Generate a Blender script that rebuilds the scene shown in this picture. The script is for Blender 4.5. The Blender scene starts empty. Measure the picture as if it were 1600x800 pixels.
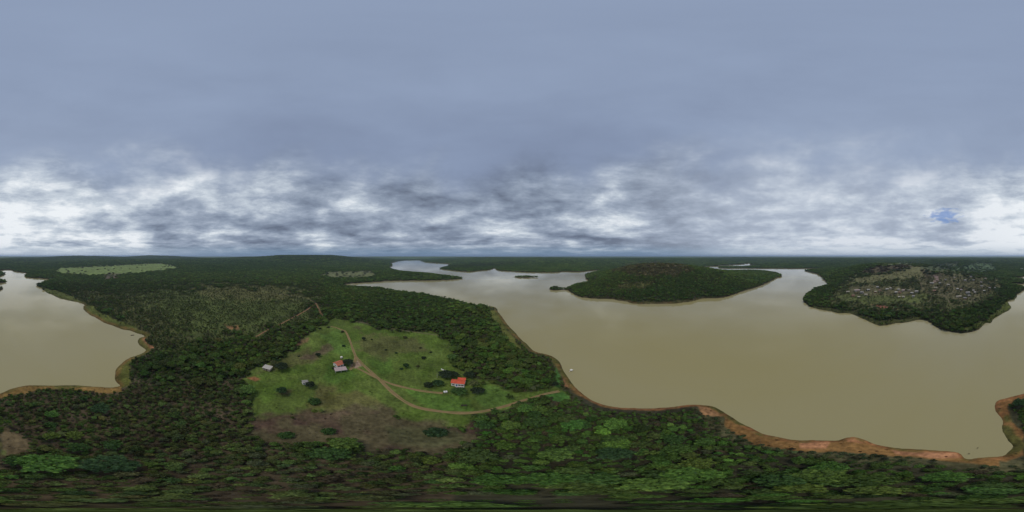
import bpy, bmesh, math, random
import numpy as np

sc = bpy.context.scene
R = math.radians
PI = math.pi
rng = np.random.default_rng(11)
random.seed(11)

# ------------------------------------------------------------------ camera
EYE = 100.0                                   # metres above the lake
cam = bpy.data.cameras.new('camera')
cam.type = 'PANO'
cam.panorama_type = 'EQUIRECTANGULAR'
cam.clip_start = 0.1
cam.clip_end = 90000
cam_ob = bpy.data.objects.new('camera', cam)
sc.collection.objects.link(cam_ob)
cam_ob.location = (0, 0, EYE)
cam_ob.rotation_euler = (R(90), 0, 0)
sc.camera = cam_ob

# ------------------------------------------------------------------ sky
SUN_EL, SUN_AZ = 62.0, 202.5                  # azimuth clockwise from +Y
world = bpy.data.worlds.new('World')
sc.world = world
world.use_nodes = True
wt = world.node_tree
wt.nodes.clear()


class NT:
    """small helper for node trees"""
    def __init__(s, t):
        s.t = t

    def n(s, kind, **kw):
        nd = s.t.nodes.new(kind)
        for k, v in kw.items():
            setattr(nd, k, v)
        return nd

    def put(s, sock, v):
        if hasattr(v, 'is_output'):
            s.t.links.new(v, sock)
        else:
            sock.default_value = v

    def m(s, op, a, b=None, c=None, clamp=False):
        nd = s.n('ShaderNodeMath', operation=op, use_clamp=clamp)
        s.put(nd.inputs[0], a)
        if b is not None:
            s.put(nd.inputs[1], b)
        if c is not None:
            s.put(nd.inputs[2], c)
        return nd.outputs[0]

    def smooth(s, v, lo, hi):
        nd = s.n('ShaderNodeMapRange', interpolation_type='SMOOTHSTEP')
        s.put(nd.inputs['Value'], v)
        nd.inputs['From Min'].default_value = lo
        nd.inputs['From Max'].default_value = hi
        return nd.outputs['Result']

    def noise(s, vec, scale, detail=4, rough=0.5, dist=0.0):
        nd = s.n('ShaderNodeTexNoise')
        if vec is not None:
            s.t.links.new(vec, nd.inputs['Vector'])
        nd.inputs['Scale'].default_value = scale
        nd.inputs['Detail'].default_value = detail
        nd.inputs['Roughness'].default_value = rough
        nd.inputs['Distortion'].default_value = dist
        return nd.outputs['Fac']

    def mix(s, f, a, b, blend='MIX'):
        nd = s.n('ShaderNodeMix', data_type='RGBA', blend_type=blend)
        s.put(nd.inputs[0], f)
        for sock, v in ((nd.inputs[6], a), (nd.inputs[7], b)):
            if hasattr(v, 'is_output'):
                s.t.links.new(v, sock)
            else:
                sock.default_value = (v[0], v[1], v[2], 1)
        return nd.outputs[2]

    def ramp(s, f, stops):
        nd = s.n('ShaderNodeValToRGB')
        s.put(nd.inputs[0], f)
        e = nd.color_ramp.elements
        while len(e) < len(stops):
            e.new(0.5)
        for k, (p, c) in enumerate(stops):
            e[k].position = p
            e[k].color = (c[0], c[1], c[2], 1)
        return nd.outputs[0]


W = NT(wt)
tc = W.n('ShaderNodeTexCoord').outputs['Generated']
sp = W.n('ShaderNodeSeparateXYZ')
wt.links.new(tc, sp.inputs[0])
dx, dy, dz = sp.outputs
zpos = W.m('MAXIMUM', dz, 0.0)
zc = W.m('ADD', zpos, 0.10)
cp = W.n('ShaderNodeCombineXYZ')
wt.links.new(W.m('DIVIDE', dx, zc), cp.inputs[0])
wt.links.new(W.m('DIVIDE', dy, zc), cp.inputs[1])
cp.inputs[2].default_value = 3.7
P = cp.outputs[0]
n_big = W.noise(P, 0.42, 3, 0.5, 0.1)
n_det = W.noise(P, 1.05, 14, 0.62, 0.12)
flat = W.n('ShaderNodeVectorMath', operation='MULTIPLY')
wt.links.new(tc, flat.inputs[0])
flat.inputs[1].default_value = (1, 1, 3.0)
n_str = W.noise(flat.outputs[0], 3.2, 14, 0.62, 0.15)
cov = W.m('ADD', W.m('MULTIPLY', n_big, 0.36), W.m('MULTIPLY', n_det, 0.36))
cov = W.m('ADD', cov, W.m('MULTIPLY', n_str, 0.40))
# the cloud deck is thinner towards the hidden sun
side = W.m('ADD', W.m('MULTIPLY', dx, 0.42), W.m('MULTIPLY', dy, -0.91))
toward = W.smooth(side, -0.45, 0.75)
cov = W.m('ADD', cov, W.m('MULTIPLY', toward, 0.092))
cloud = W.ramp(cov, [(0.455, (0.135, 0.166, 0.230)), (0.52, (0.230, 0.280, 0.370)), (0.580, (0.345, 0.405, 0.505)),
                     (0.640, (0.570, 0.635, 0.710)), (0.70, (0.860, 0.900, 0.935))])
thin = W.m('MULTIPLY', W.smooth(W.m('ADD', W.m('MULTIPLY', dx, 0.95), W.m('MULTIPLY', dy, -0.30)), 0.1, 1.0), 0.42)
cloud = W.mix(thin, cloud, (0.515, 0.575, 0.685))
low = W.m('SUBTRACT', 1.0, W.smooth(dz, 0.0, 0.085))
hor = W.mix(toward, (0.165, 0.262, 0.375), (0.560, 0.640, 0.720))
sky = W.mix(W.m('MULTIPLY', low, 0.80), cloud, hor)
# higher up the deck is one smooth grey blue sheet
n_top = W.noise(tc, 2.1, 4, 0.55, 0.3)
up = W.smooth(W.m('ADD', dz, W.m('MULTIPLY', W.m('SUBTRACT', n_top, 0.5), 0.55)), 0.36, 0.66)
sheet = W.mix(toward, (0.240, 0.300, 0.435), (0.300, 0.368, 0.505))
sheet = W.mix(W.smooth(dz, 0.55, 1.0), sheet, (0.265, 0.330, 0.468))
veil = W.noise(flat.outputs[0], 1.3, 7, 0.55, 0.2)
sheet = W.mix(1.0, sheet, W.ramp(veil, [(0.30, (0.90, 0.90, 0.91)), (0.70, (1.09, 1.09, 1.08))]), 'MULTIPLY')
sky = W.mix(up, sky, sheet)
# one gap in the deck where blue shows
nish = W.n('ShaderNodeTexSky', sky_type='NISHITA', sun_disc=False)
nish.sun_elevation = R(SUN_EL)
nish.sun_rotation = R(SUN_AZ)
haz = (1475 - 800) / 1600 * 2 * PI
hel = (400 - 337) / 800 * PI
vd = W.n('ShaderNodeVectorMath', operation='SUBTRACT')
wt.links.new(tc, vd.inputs[0])
vd.inputs[1].default_value = (math.sin(haz) * math.cos(hel), math.cos(haz) * math.cos(hel), math.sin(hel))
vs = W.n('ShaderNodeVectorMath', operation='MULTIPLY')
wt.links.new(vd.outputs[0], vs.inputs[0])
vs.inputs[1].default_value = (1, 1, 2.3)
vl = W.n('ShaderNodeVectorMath', operation='LENGTH')
wt.links.new(vs.outputs[0], vl.inputs[0])
hole = W.m('SUBTRACT', 1.0, W.smooth(W.m('ADD', vl.outputs['Value'], W.m('MULTIPLY', W.m('SUBTRACT', W.noise(flat.outputs[0], 24, 5), 0.5), 0.26)), 0.03, 0.115))
ten = W.n('ShaderNodeVectorMath', operation='SCALE')
wt.links.new(sky, ten.inputs[0])
ten.inputs[3].default_value = 10.0
blue = W.mix(1.0, nish.outputs[0], (0.28, 0.52, 0.95), 'MULTIPLY')
final = W.mix(W.m('MULTIPLY', hole, 0.6), ten.outputs[0], blue)
bg = W.n('ShaderNodeBackground')
wt.links.new(final, bg.inputs[0])
bg.inputs[1].default_value = 0.1
wo = W.n('ShaderNodeOutputWorld')
wt.links.new(bg.outputs[0], wo.inputs[0])

# ------------------------------------------------------------------ sun behind cloud
sun = bpy.data.lights.new('sun', 'SUN')
sun.energy = 1.45
sun.angle = R(20)
sun.color = (1.0, 0.95, 0.86)
sun_ob = bpy.data.objects.new('sun', sun)
sc.collection.objects.link(sun_ob)
sun_ob.rotation_euler = (R(90 - SUN_EL), 0, R(180 - SUN_AZ))
sun_ob.location = (0, -200, 200)

# ------------------------------------------------------------------ exposure
vs_ = sc.view_settings
vs_.view_transform = 'Standard'
vs_.look = 'None'
vs_.exposure = 0.0
vs_.gamma = 1.0
vs_.use_curve_mapping = False
sc.cycles.max_bounces = 5
sc.cycles.diffuse_bounces = 2
sc.cycles.glossy_bounces = 2
sc.cycles.transmission_bounces = 2
sc.cycles.volume_bounces = 0
sc.cycles.use_denoising = True
try:
    sc.cycles.denoiser = 'OPENIMAGEDENOISE'
    sc.cycles.denoising_input_passes = 'RGB_ALBEDO_NORMAL'
except Exception:
    pass

# ================================================================== survey helpers
def az_of(px):
    return (np.asarray(px, float) - 800) / 1600 * 2 * PI


def unproject(px, py, z=0.0):
    """point of the world at height z on the sight line of a survey mark"""
    a = az_of(px)
    pit = (np.asarray(py, float) - 400) / 800 * PI
    r = (EYE - z) / np.tan(pit)
    return np.stack([r * np.sin(a), r * np.cos(a)], -1)


def project(X, Y, Z):
    a = np.arctan2(X, Y)
    px = 800 + a / (2 * PI) * 1600
    py = 400 + np.arctan2(EYE - Z, np.hypot(X, Y)) / PI * 800
    return px, py


def hash2(ix, iy, seed):
    h = (ix.astype(np.int64) * 374761393 + iy.astype(np.int64) * 668265263 + seed * 1442695041) & 0xffffffff
    h = ((h ^ (h >> 13)) * 1274126177) & 0xffffffff
    return ((h ^ (h >> 16)) & 0xffff) / 65535.0


def vnoise(x, y, seed=0):
    ix = np.floor(x)
    iy = np.floor(y)
    fx = x - ix
    fy = y - iy
    fx = fx * fx * (3 - 2 * fx)
    fy = fy * fy * (3 - 2 * fy)
    a = hash2(ix, iy, seed)
    b = hash2(ix + 1, iy, seed)
    c = hash2(ix, iy + 1, seed)
    d = hash2(ix + 1, iy + 1, seed)
    return a + (b - a) * fx + (c - a) * fy + (a - b - c + d) * fx * fy


def fbm(x, y, size, octv=4, seed=0):
    s = 0.0
    amp = 0.5
    f = 1.0 / size
    tot = 0.0
    for k in range(octv):
        s = s + amp * vnoise(x * f + 17.3 * k, y * f - 9.1 * k, seed + k)
        tot += amp
        amp *= 0.5
        f *= 2.03
    return s / tot


def sstep(v, lo, hi):
    t = np.clip((v - lo) / (hi - lo), 0, 1)
    return t * t * (3 - 2 * t)


# ------------------------------------------------------------------ the lake outline (x, y[, height of what hides the edge])
SHORE = [(1600, 614), (1585, 618), (1570, 623), (1558, 628), (1556, 636), (1562, 647), (1567, 658), (1565, 668), (1570, 680),
 (1576, 690), (1579, 698), (1575, 705), (1567, 713), (1545, 715), (1530, 716), (1515, 718), (1505, 716), (1495, 708), (1470, 705),
 (1440, 702), (1400, 699), (1370, 694), (1350, 687), (1335, 683), (1320, 685), (1305, 689), (1270, 688), (1240, 688), (1215, 683),
 (1190, 676), (1172, 668), (1155, 660), (1140, 650), (1125, 640), (1112, 634), (1085, 632), (1060, 635), (1040, 637), (1000, 638),
 (960, 635), (940, 631), (920, 622), (905, 610), (893, 597), (880, 577), (870, 562), (855, 554), (835, 549), (825, 540), (810, 527),
 (795, 508), (783, 495), (776, 483), (768, 477, 2), (745, 474, 5), (720, 468, 5), (690, 463, 5), (660, 457, 6), (640, 454.5, 6),
 (620, 452.5, 6), (600, 449, 6), (580, 447, 6), (560, 446, 6), (538, 445, 6), (530, 444.2, 3), (560, 442.3), (590, 440.5),
 (615, 438.8), (660, 438.5), (700, 437.5), (722, 435.5), (715, 433, 1), (700, 430.5, 4), (680, 427.5, 6), (650, 424.5, 7),
 (625, 422, 7), (612, 419, 6), (608, 417, 3), (613, 414.5), (611, 412.5), (616, 409), (635, 406.5), (655, 406.3), (662, 409),
 (690, 411), (703, 412), (702, 415), (688, 419), (690, 420.5), (715, 423.5), (735, 424.8), (748, 423), (765, 421.5), (773, 418.8),
 (778, 422.5), (800, 424), (830, 425.5), (872, 425.5), (880, 424), (900, 424.7), (915, 423.8), (927, 422.5), (940, 421.6),
 (928, 425.5), (916, 429), (914, 433), (920, 439), (926, 444), (915, 445, 2), (895, 446, 2), (889, 450, 1), (884, 451.3),
 (876, 451.3), (866, 449.5), (858, 452), (866, 453.8), (878, 452.8), (886, 453.5), (897, 460), (912, 465), (930, 466.8), (955, 467),
 (965, 469), (980, 471), (992, 474.5), (1020, 475), (1060, 473.5), (1085, 470), (1100, 466), (1125, 465.5), (1140, 462), (1165, 454),
 (1185, 448), (1200, 441), (1215, 434), (1222, 431.5), (1216, 427, 2), (1205, 424, 4), (1185, 421.8, 5), (1160, 421.5, 5),
 (1130, 421.5, 5), (1105, 419, 4), (1096, 417.2), (1110, 416), (1140, 414), (1165, 412), (1171, 411), (1174, 413.5), (1205, 413.8),
 (1180, 415), (1155, 416.6), (1130, 416.4), (1122, 418), (1130, 419), (1160, 419), (1200, 419.3), (1240, 419.5), (1290, 419),
 (1262, 422), (1258, 423.5), (1275, 427.5), (1283, 433), (1291, 441), (1293, 447.5), (1275, 451), (1260, 460), (1254, 467),
 (1258, 473), (1268, 480), (1290, 485), (1310, 489), (1328, 490), (1345, 497), (1375, 508.5), (1400, 505), (1420, 503), (1437, 499.5),
 (1447, 501), (1458, 508), (1475, 516), (1495, 520.5), (1515, 519), (1530, 514), (1540, 505), (1548, 504.5), (1553, 497), (1570, 488),
 (1580, 482), (1577, 476), (1574, 472), (1588, 466), (1589, 461), (1597, 455.5), (1602, 453.5), (1606, 451), (1602, 449, 2),
 (1592, 447), (1582, 445), (1590, 444), (1600, 443.3), (1612, 440.3), (1606, 437.5, 2), (1598, 436.3, 2), (1583, 435.5),
 (1590, 434.3), (1600, 431.7), (1609, 428.5), (1604, 425.5, 1), (1599, 423.5, 1), (1602, 422.2), (1610, 421.5), (1618, 421.6),
 (1622, 424), (1632, 425.3), (1643, 427), (1638, 431.5), (1650, 434.5), (1678, 436), (1668, 441), (1660, 444.5), (1658, 446),
 (1666, 452), (1680, 460), (1700, 468), (1730, 474.5), (1731, 482), (1740, 491), (1760, 502), (1790, 514), (1805, 516.5), (1815, 521),
 (1826, 525.5), (1818, 528), (1815.5, 535), (1819, 541), (1826, 546.5), (1824, 550), (1810, 556.5), (1795, 565), (1785, 574),
 (1779, 585), (1780, 596), (1788, 603), (1770, 606), (1750, 604.5), (1720, 603), (1690, 603), (1660, 602), (1640, 603), (1620, 607)]


def catmull(pts, sub, closed=True):
    p = np.array(pts, float)
    n = len(p)
    out = []
    for i in range(n if closed else n - 1):
        if closed:
            p0, p1, p2, p3 = p[i - 1], p[i], p[(i + 1) % n], p[(i + 2) % n]
            if i == n - 1:                 # across the wrap
                pass
        else:
            p0, p1, p2, p3 = p[max(i - 1, 0)], p[i], p[i + 1], p[min(i + 2, n - 1)]
        for k in range(sub):
            t = k / sub
            out.append(0.5 * (2 * p1 + (p2 - p0) * t + (2 * p0 - 5 * p1 + 4 * p2 - p3) * t * t + (3 * p1 - p0 - 3 * p2 + p3) * t ** 3))
    if not closed:
        out.append(p[-1])
    return np.array(out)


_m = np.array([(q[0], q[1], q[2] if len(q) > 2 else 0.0) for q in SHORE])
LAKE = unproject(_m[:, 0], _m[:, 1], _m[:, 2])            # corner points in metres, seen from nowhere in particular
# round the corners in plan
LAKE = catmull(LAKE, 3)
LAKE = LAKE.astype(np.float32)
SA = LAKE
SB = np.roll(LAKE, -1, 0)


def shore_distance(X, Y):
    """metres to the waterline, positive on land"""
    X = np.asarray(X, np.float32).ravel()
    Y = np.asarray(Y, np.float32).ravel()
    out = np.empty(len(X), np.float32)
    ex = SB[:, 0] - SA[:, 0]
    ey = SB[:, 1] - SA[:, 1]
    il = 1.0 / np.maximum(ex * ex + ey * ey, 1e-6)
    sl = ex / np.where(np.abs(ey) < 1e-6, 1e-6, ey)
    for s in range(0, len(X), 8000):
        x = X[s:s + 8000, None]
        y = Y[s:s + 8000, None]
        wx = x - SA[:, 0]
        wy = y - SA[:, 1]
        t = np.clip((wx * ex + wy * ey) * il, 0, 1)
        d2 = np.min((wx - t * ex) ** 2 + (wy - t * ey) ** 2, 1)
        cross = ((SA[:, 1] > y) != (SB[:, 1] > y)) & (x < SA[:, 0] + wy * sl)
        inside = (np.count_nonzero(cross, 1) & 1) == 1
        d = np.sqrt(d2)
        out[s:s + 8000] = np.where(inside, -d, d)
    return out


# small islands: azimuth mark, range, half width across, half depth, height
ISLES = [(820, 765, 52, 22, 3.0), (806, 772, 26, 8, 1.2), (835, 762, 28, 8, 1.2), (630, 4200, 60, 30, 3)]


def polar_local(X, Y, px, r):
    a = az_of(px)
    ux, uy = math.sin(a), math.cos(a)
    rx, ry = uy, -ux
    dX, dY = X - r * ux, Y - r * uy
    return dX * rx + dY * ry, dX * ux + dY * uy


# hills: azimuth mark, range, rise, spread across, spread along the line of sight
HILLS = [(1018, 640, 61, 185, 170), (1120, 620, 16, 110, 150), (945, 560, 10, 80, 90),
         (1400, 780, 54, 250, 220), (1330, 700, 10, 120, 140), (1500, 600, 6, 150, 150), (1530, 1500, 22, 260, 260),
         (1480, 1700, 24, 200, 300), (485, 2600, 76, 420, 460), (560, 2700, 36, 500, 500), (400, 2500, 30, 420, 420),
         (640, 820, 10, 160, 90), (245, 4200, 62, 700, 500), (125, 3900, 58, 600, 500), (200, 1500, 10, 300, 300),
         (860, 2300, 16, 500, 400), (770, 3000, 26, 700, 500), (350, 420, 7, 160, 110), (650, 330, 5, 120, 70)]


def terrain(X, Y):
    X = np.asarray(X, float).ravel()
    Y = np.asarray(Y, float).ravel()
    rr = np.hypot(X, Y)
    d = shore_distance(X, Y).astype(float)
    jag = np.clip(rr / 120, 0.9, 6)
    d = d + (fbm(X, Y, 14, 4, 5) - 0.5) * 2.6 * jag * np.clip(1.6 - rr / 1500, 0.2, 1)
    for px, r, wx, wy, h in ISLES:
        u, v = polar_local(X, Y, px, r)
        q = np.sqrt((u / wx) ** 2 + (v / wy) ** 2) + (fbm(u, v, 12, 2, 3) - 0.5) * 0.2
        d = np.maximum(d, (1 - q) * min(wx, wy))
    dp = np.maximum(d, 0)
    h = 1.6 * (1 - np.exp(-dp / 3.5)) + 2.2 * (1 - np.exp(-dp / 25)) + 4 * (1 - np.exp(-dp / 160)) + 34 * sstep(dp, 140, 1500)
    h = h + (fbm(X, Y, 700, 4, 21) - 0.5) * 40 * sstep(dp, 100, 900)
    h = h + (fbm(X, Y, 3600, 3, 41) - 0.45) * 40 * sstep(rr, 2500, 6000) * sstep(dp, 200, 1500)
    h = h + (fbm(X, Y, 60, 3, 31) - 0.5) * 3.0 * sstep(dp, 8, 60) + (fbm(X, Y, 9, 2, 33) - 0.5) * 0.7 * sstep(dp, 2, 10)
    for px, r, up_, sx, sy in HILLS:
        u, v = polar_local(X, Y, px, r)
        h = h + up_ * np.exp(-0.5 * ((u / sx) ** 2 + (v / sy) ** 2)) * (1 - np.exp(-dp / 70))
    h = np.minimum(h, 100 + 0.003 * rr)
    h = np.where(d > 0, h, np.maximum(-5, d * 0.22) - 0.02)
    return h, d


def ground_at(px, py, lift=0.0):
    """where the sight line of a survey mark meets the ground"""
    a = float(az_of(px))
    t = math.tan((py - 400) / 800 * PI)
    r1 = EYE / t
    r = np.linspace(min(6.0, r1 * 0.2), r1 * 1.02, 500)
    h, _ = terrain(r * math.sin(a), r * math.cos(a))
    ray = EYE - r * t
    hit = np.nonzero(ray <= h + lift)[0]
    k = hit[0] if len(hit) else len(r) - 1
    k = max(k, 1)
    f0, f1 = ray[k - 1] - h[k - 1], ray[k] - h[k]
    w = 0 if f0 == f1 else min(max((f0 - lift) / (f0 - f1), 0), 1)
    rk = r[k - 1] + (r[k] - r[k - 1]) * w
    x, y = rk * math.sin(a), rk * math.cos(a)
    z = float(terrain([x], [y])[0][0])
    return x, y, z


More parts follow.
